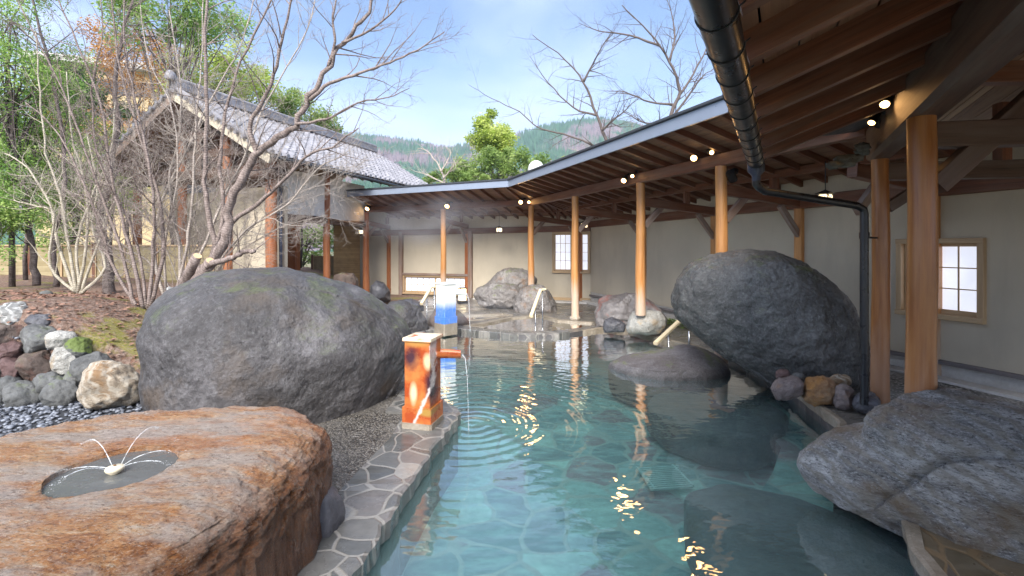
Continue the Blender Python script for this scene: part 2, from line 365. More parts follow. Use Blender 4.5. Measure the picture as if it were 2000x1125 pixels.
MAT['red_glaze'] = n.fin(c, n.ramp(a, [(.35, .18), (.7, .5)]), n.bump(b, .2, .003), .5)
n = N('blue_glaze'); z = n.sep(n.pos(), 2); a = n.noise(n.pos(), 40, 3, .6); b = n.noise(n.pos((3, 3, 1)), 12, 4, .7)
zz = n.math('ADD', z, n.math('MULTIPLY', n.math('SUBTRACT', a, .5), .10))
c = n.ramp(n.math('DIVIDE', n.math('ADD', zz, .1), 1.0), [(0.0, (.02, .13, .42)), (.12, (.02, .15, .45)), (.14, (.06, .20, .62)), (.42, (.08, .22, .68)), (.60, (.75, .76, .72)), (.95, (.80, .79, .73))])
c = n.mix(n.ramp(b, [(.56, 0.0), (.68, .5)]), c, (.62, .70, .75)); 
MAT['blue_glaze'] = n.fin(c, .3, n.bump(a, .2, .004), .5)

# paving
def paving(name, scale, mortar, cols, mw=.04, rough=(.35, .6), bmp=.5, teal=False, wetz=False):
    n = N(name); v = n.pos(); d = n.noisec(v, 1.4); w = n.new('ShaderNodeVectorMath', operation='MULTIPLY_ADD'); n.L(d, w.inputs[0]); w.inputs[1].default_value = (.5, .5, 0); n.L(v, w.inputs[2])
    fl = n.new('ShaderNodeVectorMath', operation='MULTIPLY'); n.L(w.outputs[0], fl.inputs[0]); fl.inputs[1].default_value = (1, 1, 0); vv = fl.outputs[0]
    e = n.vor(vv, scale, 'DISTANCE_TO_EDGE', 'Distance', .9); cc = n.vor(vv, scale, 'F1', 'Color', .9)
    r = n.sep(cc, 0); c = n.ramp(r, [(i/max(1, len(cols)-1), k) for i, k in enumerate(cols)], 'CONSTANT' if not teal else 'LINEAR')
    t = n.noise(n.pos(), 14, 7, .7); c = n.mix(n.ramp(t, [(.3, .0), (.75, .55)]), c, [x*.45 for x in cols[0]])
    t2 = n.noise(n.pos((1, 3, 1)), 3, 5, .6); c = n.mix(n.ramp(t2, [(.45, 0.0), (.7, .4)]), c, [x*1.5 for x in cols[-1]])
    m = n.ramp(e, [(mw*.6, 0.0), (mw*1.2, 1.0)])
    mc = n.mix(n.noise(n.pos(), 20, 4), mortar, [x*.6 for x in mortar]); c = n.mix(m, mc, c)
    h = n.math('ADD', n.math('MULTIPLY', m, .6), n.math('MULTIPLY', n.noise(n.pos(), 12, 6, .65), .5))
    return n.fin(c, n.ramp(n.noise(n.pos(), 2.4, 5), [(.38, rough[0]), (.62, rough[1])]), n.bump(h, bmp, .012), .5)
MAT['coping'] = paving('coping', 4.6, (.27, .255, .23), [(.085, .085, .08), (.14, .135, .125), (.11, .11, .105), (.16, .145, .135), (.10, .10, .095)], .045, (.14, .4))
MAT['deck'] = paving('deck', 2.1, (.17, .155, .13), [(.12, .11, .095), (.17, .15, .125), (.14, .13, .12), (.20, .17, .14)], .028, (.2, .5))
MAT['brown_deck'] = paving('brown_deck', 2.6, (.22, .15, .08), [(.11, .085, .05), (.15, .11, .065), (.10, .085, .07), (.14, .12, .09)], .025, (.18, .42))
MAT['floor'] = paving('floor', 2.3, (.34, .44, .40), [(.15, .27, .27), (.26, .43, .40), (.13, .22, .23), (.34, .52, .46), (.22, .35, .34), (.26, .18, .20), (.30, .47, .43)], .045, (.6, .8), .3)
MAT['pool_side'] = paving('pool_side', 2.0, (.14, .13, .12), [(.07, .065, .065), (.10, .09, .085), (.08, .08, .085)], .03, (.3, .5))

# ground covers
n = N('soil'); p = n.pos(); a = n.noise(p, 1.1, 7, .65); b = n.noise(p, 26, 7, .75); lf = n.vor(n.pos((1, 1, .6)), 30, 'F1', 'Color')
c = n.ramp(b, [(.35, (.10, .06, .045)), (.5, (.22, .15, .115)), (.64, (.36, .28, .235))])
c = n.mix(n.ramp(n.sep(lf, 0), [(.62, 0.0), (.8, .7)]), c, n.mix(n.sep(lf, 1), (.38, .27, .22), (.24, .11, .06)))
mo = n.math('MULTIPLY', n.ramp(n.noise(p, 1.1, 6, .65), [(.54, 0.0), (.61, 1.0)]), n.ramp(b, [(.3, 1.0), (.62, .25)]))
c = n.mix(mo, c, n.mix(n.noise(p, 34, 4, .7), (.13, .17, .02), (.38, .36, .06)))
MAT['soil'] = n.fin(c, .95, n.bump(n.math('ADD', b, n.math('MULTIPLY', n.sep(lf, 2), .4)), 1.0, .04), .2)
def pebble(name, sc, cols, rough, bmp=.9):
    n = N(name); p = n.pos(); d = n.vor(p, sc); cc = n.sep(n.vor(p, sc, 'F1', 'Color'), 0)
    c = n.ramp(cc, [(i/(len(cols)-1), k) for i, k in enumerate(cols)]); c = n.mix(n.ramp(d, [(.3, 0.0), (.62, .85)]), c, [x*.25 for x in cols[0]])
    st = n.noise(p, 1.3, 5, .6); c = n.mix(n.ramp(st, [(.45, 0.0), (.65, .5)]), c, [x*.8 for x in cols[-1]])
    return n.fin(c, n.ramp(n.noise(p, 1.8, 4), [(.4, rough[0]), (.6, rough[1])]), n.bump(n.math('SUBTRACT', 1.0, d), bmp, .02), .5)
MAT['aggregate'] = pebble('aggregate', 62, [(.07, .06, .05), (.15, .135, .12), (.24, .21, .17), (.32, .30, .27)], (.12, .5))
MAT['light_gravel'] = pebble('light_gravel', 34, [(.10, .10, .09), (.24, .235, .22), (.42, .41, .39), (.6, .59, .57)], (.6, .9))
MAT['pebble_bed'] = flat('pebble_bed', (.035, .037, .042), .6, 0, .4, .8)
n = N('pebble'); ob = n.new('ShaderNodeTexNoise'); n.L(n.pos(), ob.inputs[0]); ob.inputs['Scale'].default_value = 22
MAT['pebble'] = n.fin(n.ramp(ob.outputs[0], [(.35, (.055, .06, .07)), (.5, (.115, .125, .15)), (.65, (.24, .26, .30))]), .45)
n = N('far_ground'); MAT['far_ground'] = n.fin(n.ramp(n.noise(n.pos(), .3, 6), [(.4, (.09, .10, .04)), (.6, (.20, .17, .10))]), .95)

def leafmat(name, c0, c1, c2, sc=3.0):
    n = N(name); a = n.noise(n.pos(), sc, 3, .6); w = n.noise(n.pos(), sc*11, 2)
    f = n.math('ADD', n.math('MULTIPLY', a, .6), n.math('MULTIPLY', w, .4))
    c = n.ramp(f, [(.36, c0), (.5, c1), (.62, c2)])
    d = n.new('ShaderNodeBsdfTranslucent'); n.L(c, d.inputs[0]); mx = n.new('ShaderNodeMixShader'); mx.inputs[0].default_value = .4
    n.fin(c, .55, None, .3); n.L(n.b.outputs[0], mx.inputs[1]); n.L(d.outputs[0], mx.inputs[2]); n.L(mx.outputs[0], n.out.inputs['Surface'])
    return n.m
MAT['leaf_green'] = leafmat('leaf_green', (.08, .17, .035), (.22, .38, .08), (.50, .62, .20), 2)
MAT['leaf_dark'] = leafmat('leaf_dark', (.02, .06, .02), (.05, .12, .035), (.12, .21, .06), 1.2)
MAT['leaf_lime'] = leafmat('leaf_lime', (.20, .30, .05), (.42, .52, .10), (.72, .76, .28), .8)
MAT['leaf_mid'] = leafmat('leaf_mid', (.10, .17, .04), (.24, .35, .09), (.46, .55, .20), .8)
MAT['leaf_rust'] = leafmat('leaf_rust', (.26, .11, .03), (.50, .25, .07), (.66, .42, .16), .8)
def bark(name, c0, c1, sc=1.0):
    n = N(name); a = n.noise(n.pos((1, 1, .5)), 22*sc, 6, .7)
    w = n.new('ShaderNodeTexWave', wave_type='BANDS', bands_direction='X'); n.L(n.uv(), w.inputs[0]); w.inputs['Scale'].default_value = 9; w.inputs['Distortion'].default_value = 4; w.inputs['Detail'].default_value = 3
    c = n.mix(n.math('MULTIPLY', w.outputs[1], .35), n.ramp(a, [(.35, c0), (.65, c1)]), [x*.5 for x in c0])
    return n.fin(c, .8, n.bump(n.math('ADD', a, n.math('MULTIPLY', w.outputs[1], .4)), .8, .01), .3)
MAT['bark_red'] = bark('bark_red', (.14, .105, .09), (.38, .31, .28))
MAT['grate'] = flat('grate', (.40, .58, .56), .4)  # pale teal stands in for the rippled patch over the jets
MAT['bark_dark'] = bark('bark_dark', (.055, .04, .035), (.17, .14, .13))
MAT['bark_pale'] = bark('bark_pale', (.32, .28, .21), (.60, .55, .44))
MAT['twig'] = bark('twig', (.32, .27, .23), (.58, .51, .45))
MAT['twig_dark'] = bark('twig_dark', (.09, .07, .065), (.20, .165, .15))
MAT['cut_wood'] = flat('cut_wood', (.72, .50, .28), .7)

# hill forest: conifer green with bare purple-brown patches
n = N('hill_forest'); p = n.pos(); a = n.noise(p, .011, 5, .6); b = n.noise(p, .12, 3)
c = n.mix(n.ramp(b, [(.35, 0.0), (.65, 1.0)]), (.035, .085, .06), (.07, .15, .085)); br = n.mix(b, (.15, .12, .14), (.24, .19, .20))
MAT['hill'] = n.fin(n.mix(n.ramp(a, [(.51, 0.0), (.57, 1.0)]), c, br), .95, None, .1)

# hot spring water: clear tinted sheet with a milky share, mirror by Fresnel, rings from the spout
n = N('pool_water'); n.nt.nodes.remove(n.b)
RC = (-.42, 4.75, 0)
g = n.new('ShaderNodeNewGeometry'); sb = n.new('ShaderNodeVectorMath', operation='DISTANCE'); n.L(g.outputs['Position'], sb.inputs[0]); sb.inputs[1].default_value = (RC[0], RC[1], -.24)
dd = n.math('ADD', sb.outputs['Value'], n.math('MULTIPLY', n.noise(n.pos(), .9, 2), .35))
ring = n.math('SINE', n.math('MULTIPLY', dd, 46)); fall = n.math('DIVIDE', .9, n.math('ADD', .8, n.math('POWER', sb.outputs['Value'], 1.7)))
ring = n.math('MULTIPLY', ring, fall)
nz = n.noise(n.pos((1, 1.6, 1)), 2.2, 3, .5); nf = n.noise(n.pos((1, 1.4, 1)), 9, 2, .5)
h = n.math('ADD', n.math('MULTIPLY', ring, .17), n.math('ADD', n.math('MULTIPLY', nz, 1.0), n.math('MULTIPLY', nf, .07)))
nor = n.bump(h, .24, .045)
fr = n.new('ShaderNodeFresnel'); fr.inputs[0].default_value = 1.36; n.L(nor, fr.inputs['Normal'])
gl = n.new('ShaderNodeBsdfGlossy'); gl.inputs['Roughness'].default_value = .02; n.L(nor, gl.inputs['Normal']); gl.inputs['Color'].default_value = (1, 1, 1, 1)
tr = n.new('ShaderNodeBsdfTransparent'); tr.inputs[0].default_value = (.76, .96, .94, 1)
df = n.new('ShaderNodeBsdfDiffuse'); df.inputs[0].default_value = (.34, .56, .58, 1)
m1 = n.new('ShaderNodeMixShader'); m1.inputs[0].default_value = .11; n.L(tr.outputs[0], m1.inputs[1]); n.L(df.outputs[0], m1.inputs[2])
m2 = n.new('ShaderNodeMixShader'); n.L(n.math('MINIMUM', n.math('MULTIPLY', fr.outputs[0], 2.9), 1.0), m2.inputs[0]); n.L(m1.outputs[0], m2.inputs[1]); n.L(gl.outputs[0], m2.inputs[2])
n.L(m2.outputs[0], n.out.inputs['Surface']); MAT['water'] = n.m
n = N('basin_water'); nor = n.bump(n.noise(n.pos(), 14, 3), .25, .02)
MAT['basin_water'] = n.fin((.085, .09, .09), .12, nor, .7)
n = N('water_jet'); n.nt.nodes.remove(n.b)
tr = n.new('ShaderNodeBsdfTransparent'); gl = n.new('ShaderNodeBsdfPrincipled'); gl.inputs['Base Color'].default_value = (.85, .88, .9, 1); gl.inputs['Roughness'].default_value = .1
m1 = n.new('ShaderNodeMixShader'); n.L(n.ramp(n.noise(n.pos((1, 1, 1)), 40, 3), [(.4, .12), (.6, .5)]), m1.inputs[0]); n.L(tr.outputs[0], m1.inputs[1]); n.L(gl.outputs[0], m1.inputs[2]); n.L(m1.outputs[0], n.out.inputs['Surface'])
MAT['jet'] = n.m
MAT['ochre'] = flat('ochre', (.58, .44, .24), .8)
MAT['leaf_litter'] = flat('leaf_litter', (.30, .17, .12), .8, 0, .3, 0, .5)
# ================================================================ ground and pools
WZ = -.24                                            # lower water level
POOL = [(-1.0, .3), (-.95, 1.4), (-.86, 2.4), (-.77, 3.36), (-.69, 4.04), (-.56, 4.72), (-.92, 5.35), (-1.15, 6.5), (-1.5, 8.0), (-1.9, 9.7),
        (-1.2, 10.0), (-.6, 9.6), (0, 9.3), (.95, 9.35), (1.5, 9.75), (2.0, 10.15), (2.55, 10.0), (2.85, 9.3), (3.25, 8.2), (3.55, 6.9),
        (3.50, 6.13), (3.32, 5.23), (3.12, 4.3), (2.7, 3.75), (2.40, 3.4), (2.52, 3.08), (2.56, 2.95), (2.22, 2.5), (1.9, 1.6), (1.8, .3)]
UPPER = [(-1.1, 10.35), (-.62, 10.85), (-.1, 11.6), (.75, 12.1), (1.2, 11.2), (2.0, 10.85), (2.05, 10.5), (1.35, 10.05), (.95, 9.72), (0, 9.68), (-.6, 10.0)]
BASIN = [(-1.5, 11.4), (-1.35, 12.0), (-.2, 12.25), (.0, 12.0), (-.75, 11.2), (-1.2, 10.95)]
def inside(p, poly):
    c = False; n = len(poly)
    for i in range(n):
        x1, y1 = poly[i]; x2, y2 = poly[(i+1) % n]
        if (y1 > p[1]) != (y2 > p[1]) and p[0] < (x2-x1)*(p[1]-y1)/(y2-y1)+x1: c = not c
    return c
def gz(x, y):
    base = -.05 if x > 1 else -.13
    base = lerp(base, -.18, sm((y-6.5)/2.5))
    H = 1.05*sm((-3.45-x)/3.0)*sm((y-5.15)/.55)*(1-.25*sm((y-6)/3))+(.05*max(0, -x-7) if y > 5.6 else 0)
    if y > 9.5: H *= lerp(1, sm((-6.3-x)/2.2), sm((y-9.5)/2))
    if y > 5.2 and x < -3.6: H += (noise.noise(Vector((x*1.1, y*1.1, 3)))*.07+noise.noise(Vector((x*4, y*4, 1)))*.02)*min(1, H*3)
    return base+max(0, H)
def densify(poly, step=.25, closed=True):
    out = []; n = len(poly)
    for i in range(n if closed else n-1):
        a = Vector(poly[i][:2]); b = Vector(poly[(i+1) % n][:2]); k = max(1, int((b-a).length/step))
        out += [tuple(a.lerp(b, j/k)) for j in range(k)]
    if not closed: out.append(tuple(poly[-1][:2]))
    return out
def wallX(y): return 7.4-.324*y                       # plan line of the long plaster wall
LEFTG = [(-3.75, 5.2), (-3.0, 5.9), (-3.2, 8.5), (-4.2, 9.0), (-4.6, 11.0), (-5.5, 14)]
GRAV = [(3.95, 1.5), (3.9, 3.2), (3.98, 4.6), (4.35, 5.6), (4.2, 6.8), (wallX(7.6)-.15, 7.6)]
pts = []; edges = []
def add_loop(poly, closed=True):
    n0 = len(pts); pts.extend(poly); m = len(poly)
    edges.extend((n0+i, n0+(i+1) % m) for i in range(m if closed else m-1))
pd = densify(POOL); ud = densify(UPPER); bd = densify(BASIN)
for q in (pd, ud, bd): add_loop(q)
add_loop(densify(GRAV, .4, False), False)
add_loop([(-3.75, 1.2), (-2.9, 4.3), (-2.9, 5.0), (-3.75, 5.2)], False); add_loop(densify(LEFTG, .5, False), False)
x = -16.0
while x <= 12:
    y = -2.5
    while y <= 21:
        if not any(inside((x, y), q) for q in (POOL, UPPER, BASIN)):
            if min((x-a)**2+(y-b)**2 for a, b in pd[::2]) > .02: pts.append((x+rng.uniform(-.03, .03), y+rng.uniform(-.03, .03)))
        y += .26 if (-9 < x < -3.4 and 4.5 < y < 9) else .42
    x += .26 if -9 < x < -3.4 else .42
for k in range(10):
    r = 30*1.6**k
    for j in range(28):
        a = 2*math.pi*j/28; pts.append((r*math.cos(a), 10+r*math.sin(a)))
res = delaunay_2d_cdt([Vector(p) for p in pts], edges, [], 0, 1e-5)
gv = [(p.x, p.y, gz(p.x, p.y) if -16.5 < p.x < 12.5 and -3 < p.y < 21.5 else (-.2 if p.y > -3 else -.1)) for p in res[0]]
gf = []; gm = []
for f in res[2]:
    c = (sum(gv[i][0] for i in f)/3, sum(gv[i][1] for i in f)/3)
    if any(inside(c, q) for q in (POOL, UPPER, BASIN)): continue
    x, y = c
    gx = 99
    for (a, b) in zip(GRAV, GRAV[1:]):
        if a[1] <= y < b[1]: gx = lerp(a[0], b[0], (y-a[1])/(b[1]-a[1]))
    lx = -3.2
    for (a, b) in zip(LEFTG, LEFTG[1:]):
        if min(a[1], b[1]) <= y < max(a[1], b[1]): lx = lerp(a[0], b[0], (y-a[1])/(b[1]-a[1]))
    if abs(x) > 16 or y > 20.5 or y < -2.5: m = 5
    elif y >= 14 and x < -5.5 or (y >= 5.2 and x < lx): m = 0
    elif x < 0 and y < 5.9: m = 1 if x < -3.2 + (.1 if y > 4 else -.3)*0 and x < lerp(-3.75, -2.9, sm((y-1.2)/3.1)) else 2
    elif x > gx: m = 4
    elif x > 1 and y < 4: m = 6
    else: m = 3
    gf.append(f); gm.append(m)
me = bpy.data.meshes.new('ground'); me.from_pydata(gv, [], gf)
for k in ('soil', 'pebble_bed', 'aggregate', 'deck', 'light_gravel', 'far_ground', 'brown_deck'): me.materials.append(MAT[k])
me.polygons.foreach_set('material_index', gm); me.polygons.foreach_set('use_smooth', [True]*len(gf))
tag(link_mesh('ground', me), None, None, None, 'structure')

def skirt(name, poly, z0, mat, ztop=None):
    mb = MB(); n = len(poly)
    for i in range(n):
        a = poly[i]; b = poly[(i+1) % n]
        mb.quad((a[0], a[1], z0), (b[0], b[1], z0), (b[0], b[1], gz(*b)), (a[0], a[1], gz(*a)))
    return mb
def sheet(poly, z, mb=None):
    mb = mb or MB(); mb.add([(p[0], p[1], z) for p in poly], [tuple(range(len(poly)))]); return mb
tag(skirt('pool', pd, -.86, None).build('pool_wall', MAT['pool_side'], None, True), None, None, None, 'structure')
tag(sheet([(-2.4, .0), (4.2, .0), (4.2, 10.6), (-2.4, 10.6)], -.72).build('pool_floor', MAT['floor']), None, None, None, 'structure')
mb = skirt('u', ud, -.55, None); skirt_b = skirt('b', bd, -.45, None); mb.add(skirt_b.v, skirt_b.f)
tag(mb.build('upper_pool_wall', MAT['pool_side'], None, True), None, None, None, 'structure')
mb = sheet([(-1.2, 9.6), (2.2, 9.6), (2.2, 12.2), (-1.2, 12.2)], -.54); mb.add([(p[0], p[1], -.44) for p in [(-1.6, 10.9), (.1, 10.9), (.1, 12.4), (-1.6, 12.4)]], [(0, 1, 2, 3)])
tag(mb.build('upper_pool_floor', MAT['floor']), None, None, None, 'structure')
def inset(poly, d):
    n = len(poly); out = []
    for i in range(n):
        a = Vector(poly[i-1]); b = Vector(poly[i]); c = Vector(poly[(i+1) % n])
        t = ((b-a).normalized()+(c-b).normalized()).normalized(); out.append((b.x-t.y*d, b.y+t.x*d))
    return out
def orient(poly):
    A = sum(poly[i][0]*poly[(i+1) % len(poly)][1]-poly[(i+1) % len(poly)][0]*poly[i][1] for i in range(len(poly)))
    return poly if A > 0 else list(reversed(poly))
for nm, q, z in (('pool_water', POOL, WZ), ('upper_pool_water', UPPER, -.20), ('basin_water', BASIN, -.195)):
    qq = inset(orient(q), -.02)
    tag(sheet(qq, z).build(nm, MAT['water']), None, None, None, 'structure')
# seat ledge under water along the near side
mb = MB().prism([(3.56, 6.2), (3.34, 5.23), (3.14, 4.3), (2.72, 3.75), (2.42, 3.4), (2.0, 3.7), (2.35, 4.1), (2.72, 4.6), (2.9, 5.35), (3.1, 6.2)], -.86, -.42)
tag(mb.build('pool_ledge', MAT['floor']), None, None, None, 'structure')

# raised stone coping
def strip(inner, outer, top, thick, mb, jit=.02):
    n = len(inner); vs = []; fs = []
    for k in range(n):
        j = rng.uniform(-jit, jit); a = Vector(inner[k][:2]); b = Vector(outer[k][:2]); d = (b-a).normalized()
        a = a-d*(.03+j); zt = top+rng.uniform(-.004, .004)
        vs += [(a.x, a.y, zt-thick), (a.x-d.x*.008, a.y-d.y*.008, zt-.012), (a.x+d.x*.012, a.y+d.y*.012, zt), (b.x, b.y, zt), (b.x, b.y, zt-thick)]
    for k in range(n-1):
        for e in range(4): fs.append((5*k+e, 5*k+e+1, 5*k+6+e, 5*k+5+e))
    mb.add(vs, fs); return mb
def coping(line, width, top, thick, side=1, mb=None, jit=.02):
    line = densify(line, .09, False); out = []
    for i, p in enumerate(line):
        a = Vector(line[max(0, i-3)]); b = Vector(line[min(len(line)-1, i+3)]); t = (b-a).normalized()
        out.append((p[0]-t.y*width*side, p[1]+t.x*width*side))
    return strip(line, out, top, thick, mb or MB(), jit)
mb = MB()
LI = densify([(-.95, 1.0), (-.86, 2.4), (-.77, 3.36), (-.69, 4.04), (-.56, 4.72)], .08, False); LO = []
for (x, y) in LI: LO.append((x-lerp(.46, .40, (y-1)/3.7)-(.0 if y < 4.1 else (y-4.1)*.25), y))
LI += densify([(-.56, 4.72), (-.92, 5.35), (-1.15, 6.0)], .08, False)[1:]; LO += [(-1.32, 4.75+.1*k) for k in range(len(LI)-len(LO))]
strip(LI, LO, -.105, .13, mb, .022)
o = tag(mb.build('stone_coping', MAT['coping'], None, False), None, None, None, 'structure')
mb = coping([(-1.55, 8.3), (-1.9, 9.7), (-1.2, 10.0), (-.6, 9.62), (0, 9.33), (.95, 9.38), (1.2, 9.55)], .27, -.155, .09, 1)
tag(mb.build('dividing_coping', MAT['coping']), None, None, None, 'structure')
mb = coping([(1.5, 9.78), (2.0, 10.15), (2.55, 10.0), (2.85, 9.3), (3.25, 8.2), (3.55, 6.9), (3.50, 6.13), (3.32, 5.23), (3.12, 4.3), (2.7, 3.75), (2.4, 3.4), (2.52, 3.08), (2.56, 2.95), (2.22, 2.5), (1.9, 1.6), (1.8, .5)], .035, -.035, .10, 1, None, .008)
for i, v in enumerate(mb.v):
    mb.v[i] = (v[0], v[1], v[2]+gz(v[0], v[1])+.045-.0)
tag(mb.build('pool_rim', MAT['rim']), None, None, None, 'structure')
mb = coping([(2.05, 10.5), (2.0, 10.85), (1.2, 11.2), (.75, 12.1), (-.1, 11.6), (-.62, 10.85), (-1.1, 10.35), (-.62, 10.02)], .13, -.165, .06, 1, None, .01)
mb2 = coping([(.0, 12.0), (-.2, 12.25), (-1.35, 12.0), (-1.5, 11.4), (-1.2, 10.95), (-.75, 11.2), (0, 12.0)], .1, -.16, .06, 1, None, .01); mb.add(mb2.v, mb2.f)
tag(mb.build('upper_pool_rim', MAT['rim']), None, None, None, 'structure')

# pebbles beside the basin slab
def ico(sub, r=1.0):
    bm = bmesh.new(); bmesh.ops.create_icosphere(bm, subdivisions=sub, radius=r)
    v = [x.co.copy() for x in bm.verts]; f = [tuple(q.index for q in x.verts) for x in bm.faces]; bm.free(); return v, f
IV, IF = ico(1)
mb = MB(); k = 0
while k < 5200:
    x = rng.uniform(-7.2, -2.35); y = rng.uniform(2.3, 5.5)
    if x > lerp(-3.2, -2.6, (y-2)/2.5)+.5 or x < -(y*1.25+.7): continue
    k += 1; s = rng.uniform(.012, .026); M = Matrix.Rotation(rng.uniform(0, 6.3), 3, 'Z') @ Matrix.Rotation(rng.uniform(-.4, .4), 3, 'X')
    c = Vector((x, y, gz(x, y)+s*.3+rng.random()*.012)); mb.add([c+M @ Vector((v.x*s*1.4, v.y*s, v.z*s*.6)) for v in IV], IF)
tag(mb.build('pebbles', MAT['pebble'], None, True), 'dark blue grey rounded pebbles spread behind the brown basin slab', 'pebbles', None, 'stuff')
# fallen leaves on the bank
mb = MB()
for k in range(4200):
    x = rng.uniform(-9.5, -3.8); y = rng.uniform(5.5, 9.3)
    s = rng.uniform(.012, .040); z = gz(x, y)+.012; a = rng.uniform(0, 6.3); t = rng.uniform(-.5, .5)
    d = Vector((math.cos(a), math.sin(a), t*.6))*s; e = Vector((-math.sin(a), math.cos(a), rng.uniform(-.4, .4)))*s*.6; c = Vector((x, y, z+.01))
    mb.add([c-d, c+e+Vector((0, 0, s*.3)), c+d, c-e], [(0, 1, 2, 3)])
tag(mb.build('fallen_leaves', MAT['leaf_litter']), 'dry brown leaves scattered over the mossy bank', 'fallen leaves', None, 'stuff')

# ================================================================ rocks
def rough(o, a, b, sc=(.16, .045), lev=1):
    s = o.modifiers.new('fine', 'SUBSURF'); s.subdivision_type = 'SIMPLE'; s.levels = s.render_levels = lev
    for k, (st, z) in enumerate(zip((a, b), sc)):
        t = bpy.data.textures.new('grain', 'CLOUDS'); t.noise_scale = z; t.noise_depth = 3; t.noise_basis = 'ORIGINAL_PERLIN'
        m = o.modifiers.new('grain', 'DISPLACE'); m.texture = t; m.strength = st*2.2; m.texture_coords = 'GLOBAL'; m.mid_level = .5
    return o
def fbm(v, o=4, H=.9): return noise.fractal(v, H, 2.1, o)
def inflate(name, C, e1, e2, e3, outline, tp, tm, sub=5, pw=.9, cpw=.85, nz=.05, nf=1.6, seed=0, mat=None, facets=0, parent=None, cuts=(), ridge=.8, crack=None, strat=0):
    """blob whose outline in the plane (e1, e2) is the star-shaped polygon given, thickness tp / tm along +e3 / -e3"""
    n = 256; rad = [0]*n; pol = [(a, b) for a, b in outline]
    for k in range(n):
        th = 2*math.pi*k/n; dx, dy = math.cos(th), math.sin(th); best = 0
        for i in range(len(pol)):
            x1, y1 = pol[i]; x2, y2 = pol[(i+1) % len(pol)]
            den = dx*(y2-y1)-dy*(x2-x1)
            if abs(den) < 1e-9: continue
            t = (x1*(y2-y1)-y1*(x2-x1))/den; u = (x1*dy-y1*dx)/den
            if t > 0 and -.001 <= u <= 1.001: best = max(best, t)
        rad[k] = best or .01
    for _ in range(3): rad = [(rad[k-1]+2*rad[k]+rad[(k+1) % n])/4 for k in range(n)]
    V, Fc = ico(sub); out = []; S = Vector((seed*3.1, seed*1.7, seed*.9)); size = (max(rad)+max(tp, tm))/2
    fac = []
    rr = random.Random(seed)
    for _ in range(facets):
        d = Vector((rr.gauss(0, 1), rr.gauss(0, 1), rr.gauss(0, 1))).normalized(); fac.append((d, rr.uniform(.66, .88)))
    for v in V:
        for d, h in fac:
            q = v.dot(d)
            if q > h: v = v-d*(q-h)*.85
        th = math.atan2(v.y, v.x) % (2*math.pi); kk = th/(2*math.pi)*n; i0 = int(kk) % n; r = lerp(rad[i0], rad[(i0+1) % n], kk-int(kk))
        rho = math.hypot(v.x, v.y); a = r*rho**pw; c = abs(v.z)**cpw*(tp if v.z > 0 else tm)*(1 if v.z > 0 else -1)
        w = e1*(math.cos(th)*a)+e2*(math.sin(th)*a)+e3*c
        nd = w.normalized() if w.length > 1e-6 else e3
        big = fbm(w*nf/size*.8+S, 3)*nz*size*1.6; fine = fbm(w*(nf*3.2)/size+S*2, 5, .8)*nz*size*.55
        rg = (1-abs(noise.noise(w*nf*1.6/size+S*3)))**9*nz*size*-.9*ridge
        w = w+nd*(big*(.35 if rho > .85 else 1)+fine+rg)
        for (cn, ch) in cuts:
            q = w.dot(cn)-ch
            if q > 0: w = w-cn*q*.93
        if strat: q = Vector((w.x*.93-w.y*.37, (w.x*.37+w.y*.93)*4, w.z*7)); w = w+nd*(noise.fractal(q*2.2, .8, 2.1, 6)*strat)
        w = C+w
        if crack:
            q = (CX+F*w.x/w.y, HY-F*(w.z-EYE)/w.y); dm = 99
            for (a, b) in zip(crack, crack[1:]):
                L2 = (b[0]-a[0])**2+(b[1]-a[1])**2; t = max(0, min(1, ((q[0]-a[0])*(b[0]-a[0])+(q[1]-a[1])*(b[1]-a[1]))/L2)); dm = min(dm, math.hypot(q[0]-a[0]-t*(b[0]-a[0]), q[1]-a[1]-t*(b[1]-a[1])))
            w = w-nd*.05*math.exp(-(dm/9)**2)
        out.append(w)
    me = bpy.data.meshes.new(name); me.from_pydata(out, [], Fc); me.materials.append(mat or MAT['boulder'])
    me.polygons.foreach_set('use_smooth', [True]*len(Fc)); me.update()
    return link_mesh(name, me, parent)
def rock_px(name, outline, ctr, D, tp, tm, **kw):
    """rock standing at depth D whose outline follows the photo pixels given"""
    C = P(ctr[0], ctr[1], D); nrm = Vector((C.x, C.y, 0)).normalized(); e1 = Vector((nrm.y, -nrm.x, 0)); e2 = Vector((0, 0, 1)); cam = Vector((0, 0, EYE)); o = []
    for (px, py) in outline:
        d = P(px, py, 1.0)-cam; t = (C-cam).dot(nrm)/d.dot(nrm); w = cam+d*t-C; o.append((w.dot(e1), w.z))
    return inflate(name, C, e1, e2, -nrm, o, tp, tm, **kw)     # tp towards the camera
def rock_plan(name, plan, z, tp, tm, **kw):
    cx = sum(p[0] for p in plan)/len(plan); cy = sum(p[1] for p in plan)/len(plan)
    c = kw.pop('ctr', (cx, cy))
    return inflate(name, Vector((c[0], c[1], z)), Vector((1, 0, 0)), Vector((0, 1, 0)), Vector((0, 0, 1)), [(p[0]-c[0], p[1]-c[1]) for p in plan], tp, tm, **kw)

